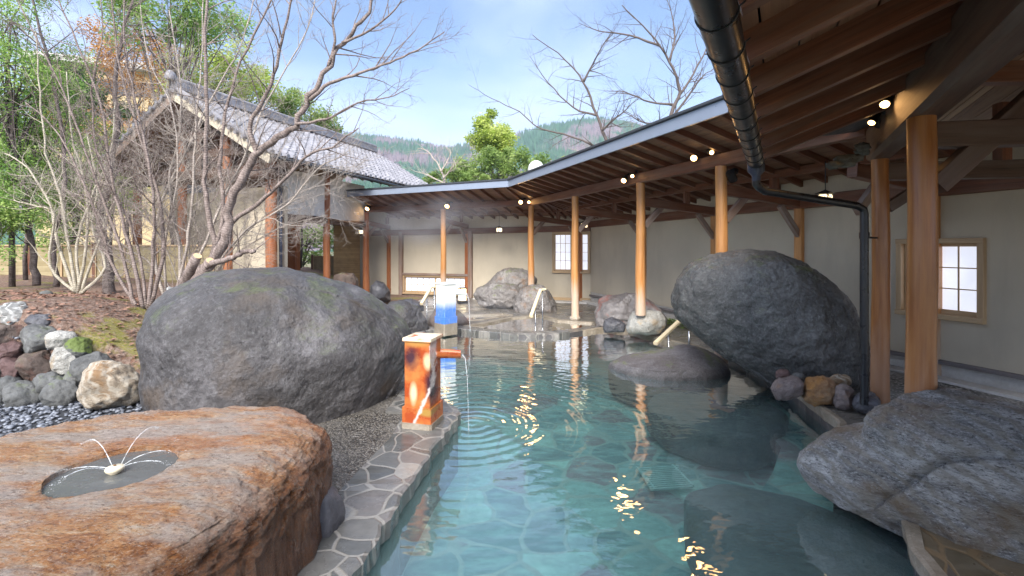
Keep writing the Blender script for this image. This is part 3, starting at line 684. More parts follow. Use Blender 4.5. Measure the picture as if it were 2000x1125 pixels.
tag(rough(rock_px('boulder', [(284, 700), (281, 650), (296, 600), (340, 562), (400, 536), (480, 525), (560, 525), (640, 541), (705, 562), (750, 590), (785, 620), (797, 650), (790, 690), (768, 740), (735, 790), (690, 838), (640, 862), (560, 880), (450, 880), (350, 860), (300, 800), (288, 750)],
    (540, 690), 5.35, 1.25, .9, sub=7, pw=.8, cpw=.8, nz=.030, nf=1.5, seed=4, ridge=0, mat=MAT['boulder']), 0.004, 0.006),
    'huge rounded grey boulder behind the orange-brown basin slab', 'boulder')
tag(rough(rock_px('boulder', [(1312, 580), (1322, 545), (1350, 512), (1400, 494), (1460, 487), (1520, 493), (1580, 518), (1630, 558), (1665, 590), (1690, 640), (1694, 700), (1680, 755), (1600, 765), (1520, 758), (1480, 735), (1440, 705), (1395, 680), (1345, 635), (1318, 610)],
    (1510, 620), 5.95, .75, .62, sub=7, pw=.82, cpw=.8, nz=.040, nf=1.9, seed=9, ridge=.25, mat=MAT['boulder_wet']), 0.008, 0.008),
    'huge dark wet boulder leaning over the pool beside the black downpipe', 'boulder')

# basin slab with its round bowl
o = rock_plan('basin_slab', [(-1.10, 2.5), (-1.16, 2.98), (-1.58, 3.42), (-2.2, 3.42), (-2.9, 3.1), (-3.5, 2.5), (-3.6, 1.8), (-3.0, 1.25), (-2.2, 1.05), (-1.6, 1.12), (-1.32, 1.55), (-1.14, 2.05)],
    .02, .50, .42, sub=7, pw=.44, cpw=.31, nz=.024, nf=3.4, seed=12, ridge=.2, strat=.018, mat=MAT['slab'], cuts=((Vector((0, 0, 1)), .475),), ctr=(-2.25, 2.2))
BC = (-1.99, 2.28); BZ = .495
cut = MB().lathe((BC[0], BC[1], BZ), [(.20, -.12), (.25, -.05), (.262, .0), (.27, .3)], 64).build('cutter', MAT['slab'])
b = o.modifiers.new('bowl', 'BOOLEAN'); b.object = cut; b.solver = 'EXACT'; b.operation = 'DIFFERENCE'
bpy.context.view_layer.update(); dg = bpy.context.evaluated_depsgraph_get()
me2 = bpy.data.meshes.new_from_object(o.evaluated_get(dg)); o.modifiers.clear(); o.data = me2; bpy.data.objects.remove(cut)
rough(o, .010, .006)
slab = tag(o, 'wide flat orange-brown stone slab with a round water bowl', 'stone basin')
MB().lathe((BC[0], BC[1], BZ-.024), [(.262, -.004), (.262, 0)], 64).build('water', MAT['basin_water'], slab)
nz_ = empty('fountain_nozzle', (BC[0], BC[1], BZ-.05), 'small ivory fountain disc spraying five jets in the stone bowl', 'fountain')
MB().lathe((BC[0], BC[1], BZ-.05), [(.018, 0), (.02, .025), (.036, .04), (.04, .05), (.036, .058), (.012, .062), (.0, .064)], 24).build('nozzle', MAT['ivory'], nz_, True)
MB().lathe((BC[0], BC[1], BZ+.0145), [(.006, 0), (.006, .004), (0, .005)], 12).build('cap', MAT['orange_rock'], nz_, True)
for a, L, hh in ((78, .30, .15), (35, .26, .05), (5, .28, .035), (150, .42, .10), (190, .24, .02), (-112, .25, .06)):
    d = Vector((math.cos(R(a)), math.sin(R(a)), 0)); p0 = Vector((BC[0], BC[1], BZ-.005))+d*.03; pp = []; rr = []
    for k in range(13):
        t = k/12; pp.append(p0+d*L*t+Vector((0, 0, hh*4*t*(1-t)*.9+.01*(1-t)))); rr.append(.0019*(1-.3*t)+.0016*t*t)
    MB().tube(pp[:9], rr[:9], 6, True, .6).build('water_jet', MAT['jet'], nz_, True)
    mb = MB()
    for k in range(46):
        t = .55+.5*rng.random(); c = p0+d*L*t+Vector((0, 0, hh*4*t*(1-t)*.9))+Vector((rng.gauss(0, 1), rng.gauss(0, 1), rng.gauss(0, 1)))*.008*(t-.4)*2; c.z = max(c.z, BZ+.004); s = rng.uniform(.0007, .0022)
        mb.add([c+v*s for v in IV], IF)
    mb.build('droplets', MAT['jet'], nz_, True)['kind'] = 'stuff'

# gneiss rock on the near right rim
tag(rough(rock_px('rock', [(1558, 900), (1575, 872), (1625, 845), (1680, 838), (1690, 812), (1725, 795), (1770, 776), (1830, 762), (1880, 758), (1960, 766), (2040, 778), (2140, 800), (2230, 900), (2230, 1100), (2120, 1180), (2000, 1135), (1880, 1075), (1770, 1025), (1700, 995), (1640, 968), (1590, 940)],
    (1900, 950), 2.78, .42, .55, sub=7, pw=.72, cpw=.75, crack=[(1700, 985), (1760, 950), (1800, 920), (1850, 893), (1920, 886), (2010, 892)], nz=.045, nf=1.7, ridge=.3, seed=21, mat=MAT['gneiss'], facets=5), 0.008, 0.008),
    'craggy grey gneiss rock with a dark crack at the foot of the thick near post', 'rock')
# rocks in the pool
o = rock_plan('rock', [(1.46, 7.0), (1.66, 6.55), (2.1, 6.3), (2.7, 6.3), (3.15, 6.55), (3.3, 7.0), (3.0, 7.5), (2.35, 7.7), (1.85, 7.5)], -.32, .25, .5, sub=6, pw=.6, cpw=.5, nz=.03, seed=31, ridge=.2, mat=MAT['flat_rock'])
for v in o.data.vertices:
    w = o.matrix_basis @ v.co; v.co.z += .19*math.exp(-((w.x-2.72)**2+(w.y-6.95)**2)/.20)*sm((w.z+.5)/.4)
tag(o, 'low grey rock rising from the water under the leaning boulder', 'rock')
tag(rock_plan('rock', [(1.62, 5.55), (1.7, 5.1), (2.0, 4.72), (2.5, 4.6), (2.95, 4.9), (3.2, 5.25), (3.2, 5.75), (2.5, 6.1), (1.85, 6.0)], -.43, .185, .36, sub=6, pw=.62, cpw=.5, nz=.022, ridge=.2, seed=33, mat=MAT['sunk_rock']),
    'smooth dark oval rock submerged just below the surface beside the stone ledge', 'rock')
tag(rock_plan('rock', [(1.22, 3.2), (1.38, 3.66), (1.75, 3.8), (2.2, 3.6), (2.5, 3.2), (2.5, 2.5), (2.15, 1.9), (1.5, 1.85), (1.15, 2.4)], -.47, .20, .28, sub=6, pw=.6, cpw=.5, nz=.02, ridge=.2, seed=35, mat=MAT['sunk_rock']),
    'broad dark flat rock under water beside the gneiss rock', 'rock')
tag(rock_plan('rock', [(-1.3, 2.6), (-1.07, 2.68), (-1.04, 2.85), (-1.16, 3.0), (-1.35, 2.9)], -.08, .20, .2, sub=4, seed=37, mat=MAT['dark_rock']), 'small dark rounded rock tucked against the basin slab', 'rock')

def quick(px0, py0, px1, py1, D, dep, mat, label, seed, fac=4, nzz=.06, shape=None, sub=5, name='rock', cat='rock', group=None, pw=.8):
    w = px1-px0; h = py1-py0; cx = (px0+px1)/2; cy = (py0+py1)/2; rr = random.Random(seed*5+1)
    if shape is None:
        shape = []
        for k in range(14):
            a = 2*math.pi*k/14; c, s = math.cos(a), math.sin(a); q = (abs(c)**2.6+abs(s)**2.6)**(-1/2.6)*rr.uniform(.90, 1.04)
            shape.append((cx+w/2*c*q, cy-h/2*s*q))
    return tag(rock_px(name, shape, (cx, cy), D, dep, dep, sub=sub, pw=pw, cpw=.8, nz=nzz, seed=seed, mat=MAT[mat], facets=fac), label, cat, group)

# far rocks round the deck
quick(0, 0, 0, 0, 13.9, .7, 'far_rock', 'tall slanting grey boulder standing before the plaster wall', 41, 3, .06, [(945, 575), (955, 555), (985, 530), (1010, 523), (1040, 530), (1048, 545), (1048, 580), (1030, 600), (980, 603), (950, 595)]) if False else None
def shp(pts, ctr, D, dep, mat, label, seed, fac=3, nzz=.06, sub=6, name='boulder', cat='boulder'):
    return tag(rock_px(name, pts, ctr, D, dep, dep, sub=sub, pw=.8, cpw=.8, nz=nzz, seed=seed, mat=MAT[mat], facets=fac), label, cat)
shp([(938, 568), (958, 545), (975, 530), (995, 523), (1020, 526), (1040, 532), (1049, 542), (1046, 580), (1020, 598), (960, 598)], (1000, 565), 14.6, .6, 'far_rock', 'tall grey boulder behind its neighbours in front of the plaster wall', 41)
shp([(922, 575), (930, 564), (955, 553), (985, 552), (1010, 556), (1025, 568), (1016, 590), (1000, 602), (965, 603), (937, 596)], (972, 580), 13.6, .55, 'far_rock', 'broad pale grey boulder lying before the tall boulder', 42)
shp([(1000, 596), (1008, 575), (1020, 560), (1040, 556), (1062, 558), (1078, 575), (1088, 595), (1088, 616), (1050, 621), (1008, 618)], (1045, 592), 13.0, .55, 'far_rock', 'domed brown-grey boulder that carries a wooden post', 43)
shp([(1159, 610), (1163, 585), (1180, 574), (1215, 570), (1250, 574), (1270, 588), (1290, 603), (1303, 620), (1300, 640), (1250, 648), (1190, 648), (1166, 640)], (1225, 612), 10.3, .42, 'pink_rock', 'grey boulder with red streaks behind the white block rock', 44)
shp([(1177, 638), (1181, 624), (1196, 618), (1212, 622), (1222, 634), (1220, 648), (1180, 650)], (1199, 636), 9.55, .16, 'dark_rock', 'small bluish round rock at the foot of the red-streaked boulder', 45, 2, .05, 5, 'rock', 'rock')
shp([(1222, 642), (1228, 618), (1236, 608), (1262, 606), (1290, 608), (1299, 620), (1301, 636), (1290, 650), (1262, 654), (1226, 650)], (1262, 630), 9.15, .34, 'pale_rock', 'squarish whitish rock under a round wooden post', 46, 5, .04, 5, 'rock', 'rock')
shp([(722, 578), (724, 558), (735, 548), (750, 552), (762, 568), (764, 590), (725, 592)], (742, 570), 14.4, .4, 'dark_rock', 'dark rounded boulder against the wall beside the corner post', 47, 2, .04, 5)
shp([(648, 560), (652, 538), (668, 532), (690, 533), (700, 545), (702, 570), (650, 575)], (675, 553), 14.2, .4, 'umber_rock', 'dark brown boulder below the reed blind', 48, 2, .05, 5)
shp([(752, 600), (762, 590), (790, 587), (818, 600), (836, 622), (838, 650), (800, 660), (752, 655)], (795, 625), 9.9, .5, 'boulder', 'smooth grey boulder between the huge boulder and the blue pillar', 49, 2, .05, 6)
shp([(760, 592), (775, 585), (805, 584), (826, 592), (829, 606), (800, 612), (765, 606)], (796, 598), 10.9, .45, 'dark_rock', 'flat dark boulder behind the smooth grey boulder', 50, 2, .05, 5)
shp([(836, 640), (838, 622), (848, 606), (870, 602), (895, 606), (912, 622), (925, 636), (905, 646), (860, 650)], (875, 628), 10.6, .35, 'umber_rock', 'sloping dark rock behind the blue pillar', 51, 3, .07, 5, 'rock', 'rock')
# stones by the downpipe
for i, (a, b_, c, d, D, dep, mt, lb) in enumerate([
    (1506, 733, 1572, 784, 4.9, .12, 'mauve_rock', 'purplish brown stone at the pool end of the row below the leaning boulder'),
    (1562, 734, 1636, 792, 4.8, .13, 'orange_rock', 'bright orange-brown stone between two purplish stones'),
    (1618, 730, 1664, 758, 4.95, .10, 'tan_rock', 'flat tan stone resting behind the orange-brown stone'),
    (1624, 750, 1670, 801, 4.65, .11, 'mauve_rock', 'mauve-grey upright stone next to the black stone'),
    (1514, 721, 1545, 742, 5.05, .07, 'maroon_rock', 'small reddish stone on top of the purplish brown stone'),
    (1544, 728, 1572, 744, 5.0, .06, 'grey_rock', 'tiny greenish grey stone wedged above the orange-brown stone'),
    (1664, 766, 1724, 806, 4.5, .14, 'dark_rock', 'black stone at the foot of the downpipe')]):
    quick(a, b_, c, d, D, dep, mt, lb, 60+i, 4, .07, None, 5, 'stone', 'stone', 'stones below the leaning boulder')
# dry stone edging of the bank
ST = [(0, 590, 58, 640, 5.75, 'white_rock', 'white veined stone on top of the dry stone wall'),
 (54, 614, 108, 640, 5.75, 'dark_rock', 'flat dark stone beside the white veined stone'),
 (-30, 632, 66, 676, 5.6, 'umber_rock', 'large brown stone directly under the white veined stone'),
 (38, 638, 116, 686, 5.55, 'grey_rock', 'dark grey humped stone under the flat dark stone'),
 (91, 652, 152, 682, 5.5, 'pale_rock', 'light grey oval stone above the triangular pale stone'),
 (130, 664, 178, 692, 5.5, 'moss_stone', 'small dark stone capped with bright moss'),
 (-5, 671, 47, 704, 5.45, 'maroon_rock', 'dark maroon stone left of the biggest brown stone'),
 (30, 686, 116, 750, 5.4, 'umber_rock', 'biggest brown-grey stone in the middle of the dry stone wall'),
 (104, 680, 156, 736, 5.4, 'pale_rock', 'triangular pale stone pointing down'),
 (138, 694, 226, 742, 5.35, 'grey_rock', 'long grey stone leaning behind the big tan stone'),
 (2, 702, 40, 740, 5.3, 'maroon_rock', 'small maroon stone below the dark maroon stone'),
 (-30, 704, 8, 740, 5.3, 'grey_rock', 'grey stone cut off by the picture edge beside a maroon stone'),
 (-6, 736, 48, 784, 5.2, 'grey_rock', 'smooth grey-green stone in the lowest row at the picture edge'),
 (64, 728, 132, 774, 5.2, 'grey_rock', 'ridged grey stone just below the biggest brown-grey stone'),
 (6, 746, 84, 806, 5.1, 'grey_rock', 'tall grey stone at the base, left of the smooth domed stone'),
 (82, 742, 156, 800, 5.1, 'grey_rock', 'smooth domed grey stone at the base beside the big tan stone'),
 (146, 711, 278, 792, 5.0, 'tan_rock', 'big rough tan boulder closing the end of the dry stone wall'),
 (128, 726, 172, 760, 5.3, 'grey_rock', 'grey stone squeezed behind the big tan stone and the domed one'),
 (-60, 770, 16, 812, 5.05, 'grey_rock', 'low stone at the base in the picture corner'),
 (-60, 640, -5, 690, 5.5, 'umber_rock', 'brown stone half outside the picture in the second row')]
MAT['moss_stone'] = rockmat('moss_stone', (.05, .055, .05), (.10, .105, .10), (.2, .2, .2), 1.5)
nm_ = MAT['moss_stone'].node_tree; bs = [q for q in nm_.nodes if q.type == 'BSDF_PRINCIPLED'][0]; src = bs.inputs['Base Color'].links[0].from_socket
ge = nm_.nodes.new('ShaderNodeNewGeometry'); sp = nm_.nodes.new('ShaderNodeSeparateXYZ'); nm_.links.new(ge.outputs['Normal'], sp.inputs[0])
rp = nm_.nodes.new('ShaderNodeMapRange'); rp.inputs[1].default_value = .0; rp.inputs[2].default_value = .35; nm_.links.new(sp.outputs[2], rp.inputs[0])
mx = nm_.nodes.new('ShaderNodeMix'); mx.data_type = 'RGBA'; nm_.links.new(rp.outputs[0], mx.inputs[0]); nm_.links.new(src, mx.inputs[6]); mx.inputs[7].default_value = (.11, .15, .03, 1); nm_.links.new(mx.outputs[2], bs.inputs['Base Color'])
for i, (a, b_, c, d, D, mt, lb) in enumerate(ST):
    quick(a-6, b_-6, c+6, d+6, D, .26 if c-a < 110 else .38, mt, lb, 80+i, 9, .06, None, 5, 'wall_stone', 'stone', 'stones of the dry stone edging')
for i, (px, py, D, s, lb) in enumerate([(75, 648, 6.3, 10, 'crumpled pale leaf clump stone on the bank above the dry wall'), (232, 622, 7.2, 11, 'small pale stone on the brown bank'), (90, 574, 8.0, 14, 'low grey stone at the foot of the bamboo fence'), (333, 564, 6.6, 9, 'small white stone beside the huge boulder')]):
    quick(px-s, py-s*.5, px+s, py+s*.6, D, .07, 'white_rock' if i != 2 else 'grey_rock', lb, 120+i, 4, .08, None, 3, 'stone', 'stone')
# ================================================================ trees
def grow(mb, p, d, L, r, lev, rg, up=.15, kids=(6, 5, 4), sides=4, wander=.35, ratio=.55, leafpts=None, spread=(28, 60)):
    n = 5 if lev else 3; pts = [Vector(p)]; d = Vector(d).normalized(); rr = [r]
    for k in range(n):
        d = (d+Vector((rg.gauss(0, 1), rg.gauss(0, 1), rg.gauss(0, 1)))*wander*.28+Vector((0, 0, up*.3))).normalized()
        pts.append(pts[-1]+d*L/n); rr.append(r*(1-.82*(k+1)/n))
    mb.tube(pts, rr, max(3, sides if lev > 0 else 3), False)
    if leafpts is not None: leafpts.append(pts[-1])
    if lev > 0: kids_on(mb, pts, rr, L, lev, rg, up, kids, sides, wander, ratio, .2, leafpts, spread)
def kids_on(mb, pts, rr, L, lev, rg, up, kids, sides, wander, ratio, start=.2, leafpts=None, spread=(28, 60)):
    m = len(pts)-1
    for k in range(kids[lev-1]):
        t = start+(1-start)*(k+rg.random())/kids[lev-1]; i = min(m-1, int(t*m)); u = t*m-i
        q = pts[i].lerp(pts[i+1], u); tg = (pts[i+1]-pts[i]).normalized(); a = R(rg.uniform(*spread)); az = rg.uniform(0, 6.283)
        x = tg.cross(Vector((.3, .2, 1))).normalized(); y = tg.cross(x)
        d = tg*math.cos(a)+(x*math.cos(az)+y*math.sin(az))*math.sin(a)
        r = lerp(rr[i], rr[min(i+1, m)], u)
        grow(mb, q, d, L*ratio*rg.uniform(.6, 1.15)*(1.15-.5*t), max(r*.5, .0022), lev-1, rg, up, kids, sides, wander, ratio, leafpts, spread)
def limb(mb, px, D0, D1, r0, r1, rg, kids=8, Lk=.8, lev=2, kk=(4, 3), up=.15, sides=7, start=.25, wander=.4, rk=.011, leafpts=None):
    """explicit limb through photo pixels between two depths, then procedural twigs"""
    n = len(px); base = [P(px[i][0], px[i][1], lerp(D0, D1, i/(n-1))) for i in range(n)]; pts = []
    for i in range(n-1):
        p0 = base[max(0, i-1)]; p1 = base[i]; p2 = base[i+1]; p3 = base[min(n-1, i+2)]
        for k in range(4):
            t = k/4; q = .5*((2*p1)+(p2-p0)*t+(2*p0-5*p1+4*p2-p3)*t*t+(3*p1-p0-3*p2+p3)*t**3)
            pts.append(q+Vector((rg.gauss(0, 1), rg.gauss(0, 1), rg.gauss(0, 1)))*r0*.22)
    pts.append(base[-1]); m = len(pts); rr = [lerp(r0, r1, (i/(m-1))**.8) for i in range(m)]
    mb.tube(pts, rr, sides, True, .16)
    for k in range(kids):
        t = start+(1-start)*(k+rg.random())/kids; i = min(m-2, int(t*(m-1))); q = pts[i]; tg = (pts[i+1]-pts[i]).normalized()
        a = R(rg.uniform(25, 65)); az = rg.uniform(0, 6.283); x = tg.cross(Vector((.3, .2, 1))).normalized(); y = tg.cross(x)
        d = tg*math.cos(a)+(x*math.cos(az)+y*math.sin(az))*math.sin(a)
        grow(mb, q, d, Lk*rg.uniform(.5, 1.2), min(rk, rr[i]*.6), lev, rg, up, kk, 4, wander, .6, leafpts)
    return pts
rg = random.Random(5)
# big pruned tree with reddish bark
t = empty('bare_tree', P(370, 600, 6.6), 'bare reddish-barked tree with sawn-off stubs and a long limb reaching over the tiled roof', 'tree')
mb = MB()
limb(mb, [(335, 600), (372, 545), (425, 500), (443, 430), (462, 362), (500, 308), (528, 277), (578, 243), (606, 190), (642, 130), (668, 82), (705, 38), (745, -30)], 6.6, 6.2, .085, .018, rg, 12, .8, 2, (5, 4), start=.3, sides=9)
limb(mb, [(505, 306), (490, 245), (516, 192), (540, 130), (556, 60), (575, -30)], 6.45, 6.0, .038, .012, rg, 9, .75, 2, (5, 3))
limb(mb, [(604, 196), (645, 163), (705, 143), (760, 122), (815, 98), (868, 62)], 6.3, 5.8, .030, .006, rg, 10, .6, 2, (5, 3))
limb(mb, [(640, 133), (655, 80), (650, 30), (668, -30)], 6.3, 6.0, .024, .008, rg, 7, .6, 2, (4, 3))
limb(mb, [(578, 243), (640, 232), (700, 200), (760, 190), (800, 172)], 6.3, 5.9, .022, .004, rg, 9, .55, 2, (4, 3))
limb(mb, [(668, 84), (720, 60), (770, 20), (800, -30)], 6.2, 5.9, .02, .006, rg, 8, .55, 2, (4, 3))
limb(mb, [(440, 440), (500, 400), (556, 350), (600, 305), (650, 287), (700, 250)], 6.6, 6.0, .036, .008, rg, 12, .7, 2, (5, 4))
limb(mb, [(425, 500), (408, 420), (400, 330), (405, 200), (400, 90), (402, -40)], 6.7, 6.6, .042, .018, rg, 12, .7, 2, (5, 3))
limb(mb, [(410, 510), (436, 430), (430, 330), (440, 220), (470, 120), (520, 20), (540, -40)], 6.7, 6.8, .036, .010, rg, 12, .7, 2, (5, 3))
limb(mb, [(405, 518), (450, 506), (474, 494), (498, 490)], 6.2, 6.0, .045, .026, rg, 3, .5, 1, (4, 3))
mb.build('trunk', MAT['bark_red'], t, True)
for (x0, y0, x1, y1, r) in ((335, 600, 386, 500, .062), (345, 600, 412, 510, .072)):
    a = P(x0, y0, 6.5); b = P(x1, y1, 6.2); d = (b-a).normalized(); q = [a.lerp(b, k/5)+Vector((rg.gauss(0, .006), 0, rg.gauss(0, .006))) for k in range(6)]
    o = MB().tube(q, [r*1.15, r*1.1, r, r*1.02, r, r*.95], 10, True, .12).build('branch_stub', MAT['bark_red'], t, True)
    MB().tube([b+d*.001, b+d*.006], [r*.86, r*.84], 12).build('cut_face', MAT['cut_wood'], o)
# many-stemmed shrubs round it
def shrub(label, stems, mat, D, base, kids, Lk, kk, rk, name='bare_shrub', cat='shrub', r0=.03, up=.2, lev=2):
    t = empty(name, P(base[0], base[1], D), label, cat); mb = MB()
    for s in stems:
        dd = rg.uniform(-.5, .5); rs = r0*rg.uniform(.75, 1.2)
        limb(mb, [(base[0]+(s[0][0]-base[0]), s[0][1])]+list(s[1:]), D, D+dd, rs, rs*.28, rg, kids, Lk, lev, kk, up, 6, .18, .45, rk)
    mb.build('branches', mat, t, True); return t
shrub('bare grey-brown shrub whose tall stems fan out left of the orange gable post', [
    [(262, 604), (240, 500), (205, 400), (165, 290), (120, 170), (62, 60), (15, -40)], [(280, 606), (262, 520), (238, 430), (215, 330), (196, 200), (152, 90), (105, -30)],
    [(290, 606), (300, 500), (300, 400), (285, 290), (262, 190), (242, 80), (244, -40)], [(270, 602), (220, 520), (195, 440), (150, 330), (105, 250), (50, 200)],
    [(285, 600), (270, 480), (225, 380), (190, 300), (180, 180), (200, 60), (190, -40)], [(295, 600), (320, 470), (300, 350), (262, 230), (230, 110), (215, -30)]],
    MAT['bark_red'], 6.9, (280, 606), 24, .8, (6, 4), .010, r0=.030)
shrub('bare shrub of upright stems in front of the open gable', [
    [(325, 600), (322, 480), (342, 380), (347, 290), (332, 200), (292, 120), (270, -20)], [(338, 600), (365, 480), (376, 380), (380, 280), (387, 200), (394, 100), (398, -40)],
    [(330, 600), (300, 500), (318, 390), (372, 280), (420, 180), (470, 90), (500, -20)], [(345, 598), (390, 500), (440, 380), (480, 300), (520, 200), (600, 60), (620, -30)],
    [(350, 598), (350, 480), (330, 360), (352, 250), (350, 140), (330, 20)], [(340, 598), (420, 520), (480, 450), (560, 400), (620, 330), (680, 300)]],
    MAT['twig'], 7.1, (338, 602), 25, .85, (6, 4), .009, r0=.024)
shrub('dense tangle of thin grey twigs under the gable roof', [
    [(360, 590), (330, 500), (290, 430), (240, 380), (200, 320)], [(370, 590), (380, 500), (420, 420), (450, 340), (470, 260)], [(380, 590), (430, 520), (500, 470), (560, 440), (640, 420)],
    [(360, 590), (355, 480), (320, 400), (280, 330), (260, 250)], [(375, 590), (400, 470), (440, 400), (520, 340), (560, 270)], [(350, 590), (300, 520), (230, 470), (180, 400), (130, 370)],
    [(385, 590), (460, 480), (520, 420), (600, 370), (650, 360)], [(370, 590), (370, 470), (385, 380), (360, 290), (345, 210)]],
    MAT['twig'], 7.5, (368, 592), 34, .75, (7, 5), .008, r0=.014)
shrub('pale smooth-barked shrub forking low above the mossy bank', [
    [(148, 572), (112, 470), (98, 400), (55, 330), (10, 300)], [(152, 572), (130, 470), (118, 380), (90, 300), (78, 180), (70, 60)], [(158, 574), (190, 480), (212, 420), (240, 360), (285, 330)],
    [(152, 574), (172, 450), (166, 360), (140, 260), (130, 140)], [(150, 572), (98, 520), (106, 420), (60, 400), (20, 390)], [(160, 574), (205, 520), (180, 440), (190, 360), (170, 260)], [(156, 574), (150, 480), (178, 390), (215, 300), (225, 200)]],
    MAT['bark_pale'], 7.9, (154, 576), 13, .75, (4, 3), .009, r0=.032)
for i, (bx, by, px, lb) in enumerate([(72, 556, [(72, 556), (62, 480), (50, 400), (30, 300), (10, 180)], 'bare dark-stemmed sapling close to the picture edge'),
        (212, 590, [(212, 590), (210, 500), (200, 400), (230, 260), (228, 120), (260, 0)], 'mossy grey trunk between the pale shrub and the reddish stems'),
        (110, 560, [(110, 560), (104, 470), (125, 380), (120, 260), (90, 100), (60, -20)], 'dark thin trunk rising in front of the bamboo fence')]):
    t = empty('bare_sapling', P(bx, by, 9.3), lb, 'tree'); mb = MB()
    limb(mb, px, 9.3, 9.6, (.07, .12, .06)[i], .02, rg, 14, 1.1, 2, (5, 4), .2, 7, .25, .4, .014); mb.build('trunk', MAT['bark_dark'], t, True)
# tiny red shoots at the root of the big tree
mb = MB()
for k in range(26):
    x = rg.uniform(335, 470); grow(mb, P(x, 590, 6.3+rg.uniform(-.2, .3)), (rg.uniform(-.2, .4), 0, 1), rg.uniform(.5, 1.3), .006, 1, rg, .3, (5,), 4, .3, .45)
tag(mb.build('young_shoots', MAT['bark_red'], None, True), 'thin reddish young shoots sprouting behind the huge boulder', 'shrub')

# leafy trees
def leafy(label, C, rad, mat, nl, ls, group=None, trunk=None, clumps=26, tmat='bark_dark', seed=1, name='leafy_tree', asp=.45, droop=.3, hide=False):
    r = random.Random(seed); C = Vector(C); zg = gz(C.x, C.y) if abs(C.x) < 16 and C.y < 21 else -.2
    t = empty(name, (C.x, C.y, zg), label, 'tree', group)
    mb = MB(); top = C+Vector((0, 0, rad[2]*.5)); base = Vector((C.x+r.uniform(-.3, .3), C.y, zg-.1)); q = [base.lerp(top, k/6)+Vector((r.gauss(0, .06), r.gauss(0, .06), 0))*rad[0]*.4 for k in range(7)]
    tr = (trunk or rad[0]*.035); mb.tube(q, [tr*(1.2-.16*k) for k in range(7)], 8, True, .1)
    cl = []
    for k in range(clumps):
        while True:
            v = Vector((r.uniform(-1, 1), r.uniform(-1, 1), r.uniform(-1, 1)))
            if .25 < v.length < 1: break
        c = C+Vector((v.x*rad[0], v.y*rad[1], v.z*rad[2])); cl.append((c, r.uniform(.2, .42)*min(rad)*1.25))
        s = q[r.randrange(2, 7)]; mb.tube([s, s.lerp(c, .5)+Vector((0, 0, .05*rad[2])), c], [tr*.4, tr*.25, tr*.08], 5, False)
    mb.build('trunk', MAT[tmat], t, True)
    v = []; f = []
    for k in range(int(nl*1.5)):
        c, s = cl[r.randrange(len(cl))]; d = Vector((r.gauss(0, 1), r.gauss(0, 1), r.gauss(0, .75)))
        d = d.normalized()*s*r.random()**.38; p = c+d; a = Vector((r.gauss(0, 1), r.gauss(0, 1), r.gauss(0, .5)-droop)).normalized(); b = a.cross(Vector((r.gauss(0, 1), r.gauss(0, 1), r.gauss(0, 1)))).normalized()
        l = ls*r.uniform(.6, 1.3); i = len(v); v += [p, p+a*l*.5+b*l*asp*.5, p+a*l, p+a*l*.5-b*l*asp*.5]; f.append((i, i+1, i+2, i+3))
    me = bpy.data.meshes.new('crown'); me.from_pydata(v, [], f); me.materials.append(MAT[mat]); link_mesh('crown', me, t)
    return t
def at(px, py, D): return P(px, py, D)
def rr_(px, D): return px*D/F
LT = [ # label, px, py, D, rx, rz (px), material, leaves, leaf size, clumps
 ('bright green fine-leaved tree filling the upper corner above the bank', 20, 150, 9.6, 120, 220, 'leaf_green', 15000, .06, 60),
 ('low green feathery tree in front of the bamboo fence', -5, 420, 9.0, 75, 90, 'leaf_green', 6500, .06, 30),
 ('green tree behind the pale shrub above the bamboo fence', 130, 380, 12.5, 120, 110, 'leaf_green', 8000, .085, 40),
 ('dark green pine-like tree behind the thin trunks', 150, 190, 13.5, 90, 60, 'leaf_dark', 5000, .09, 22),
 ('green tree whose crown hangs from the top of the picture over the gable', 330, 20, 14.5, 130, 75, 'leaf_green', 8000, .11, 34),
 ('green tree with drooping leaves left of the gable, above the bamboo fence', 70, 290, 10.8, 95, 110, 'leaf_green', 9000, .07, 46),
 ('yellow-green maple between the bare stems and the left eave', 205, 330, 15, 75, 90, 'leaf_lime', 6000, .09, 36),
 ('rust-coloured autumn tree behind the gable peak', 265, 110, 18, 90, 90, 'leaf_rust', 6000, .10, 30),
 ('orange-tinged tree between the hotel and the tiled ridge', 190, 230, 20, 110, 70, 'leaf_rust', 5000, .11, 24),
 ('yellow-green tree rising just behind the tiled ridge', 440, 160, 17.5, 95, 95, 'leaf_lime', 9000, .12, 40),
 ('mid-green tree right of the yellow-green tree behind the roof', 510, 215, 19, 60, 75, 'leaf_mid', 5000, .12, 26),
 ('olive tree over the far end of the tiled ridge', 590, 232, 20, 62, 52, 'leaf_mid', 5500, .12, 26),
 ('small green tree where the tiled roof meets the hillside', 645, 262, 21, 36, 44, 'leaf_mid', 3000, .12, 18),
 ('slender yellow-green tree standing alone before the wooded hill', 962, 268, 30, 50, 50, 'leaf_lime', 7000, .20, 34),
 ('wide yellow-green tree below the slender one, behind the roof edge', 985, 330, 28, 95, 34, 'leaf_mid', 8000, .19, 40),
 ('green bush tree beside the white domed vent', 905, 358, 27, 70, 26, 'leaf_mid', 4500, .17, 22),
 ('green tree peeping over the roof edge right of the vent', 1110, 325, 30, 46, 24, 'leaf_mid', 3000, .18, 16),
 ('green hedge-like tree seen through the open gate house', 600, 470, 23, 85, 60, 'leaf_mid', 5000, .15, 26)]
for i, (lb, px, py, D, rx, rz, mt, nl, ls, cl) in enumerate(LT):
    leafy(lb, at(px, py, D), (rr_(rx, D), rr_(rx, D)*.8, rr_(rz, D)), mt, nl, ls, 'leafy trees round the bath', clumps=cl, seed=50+i)

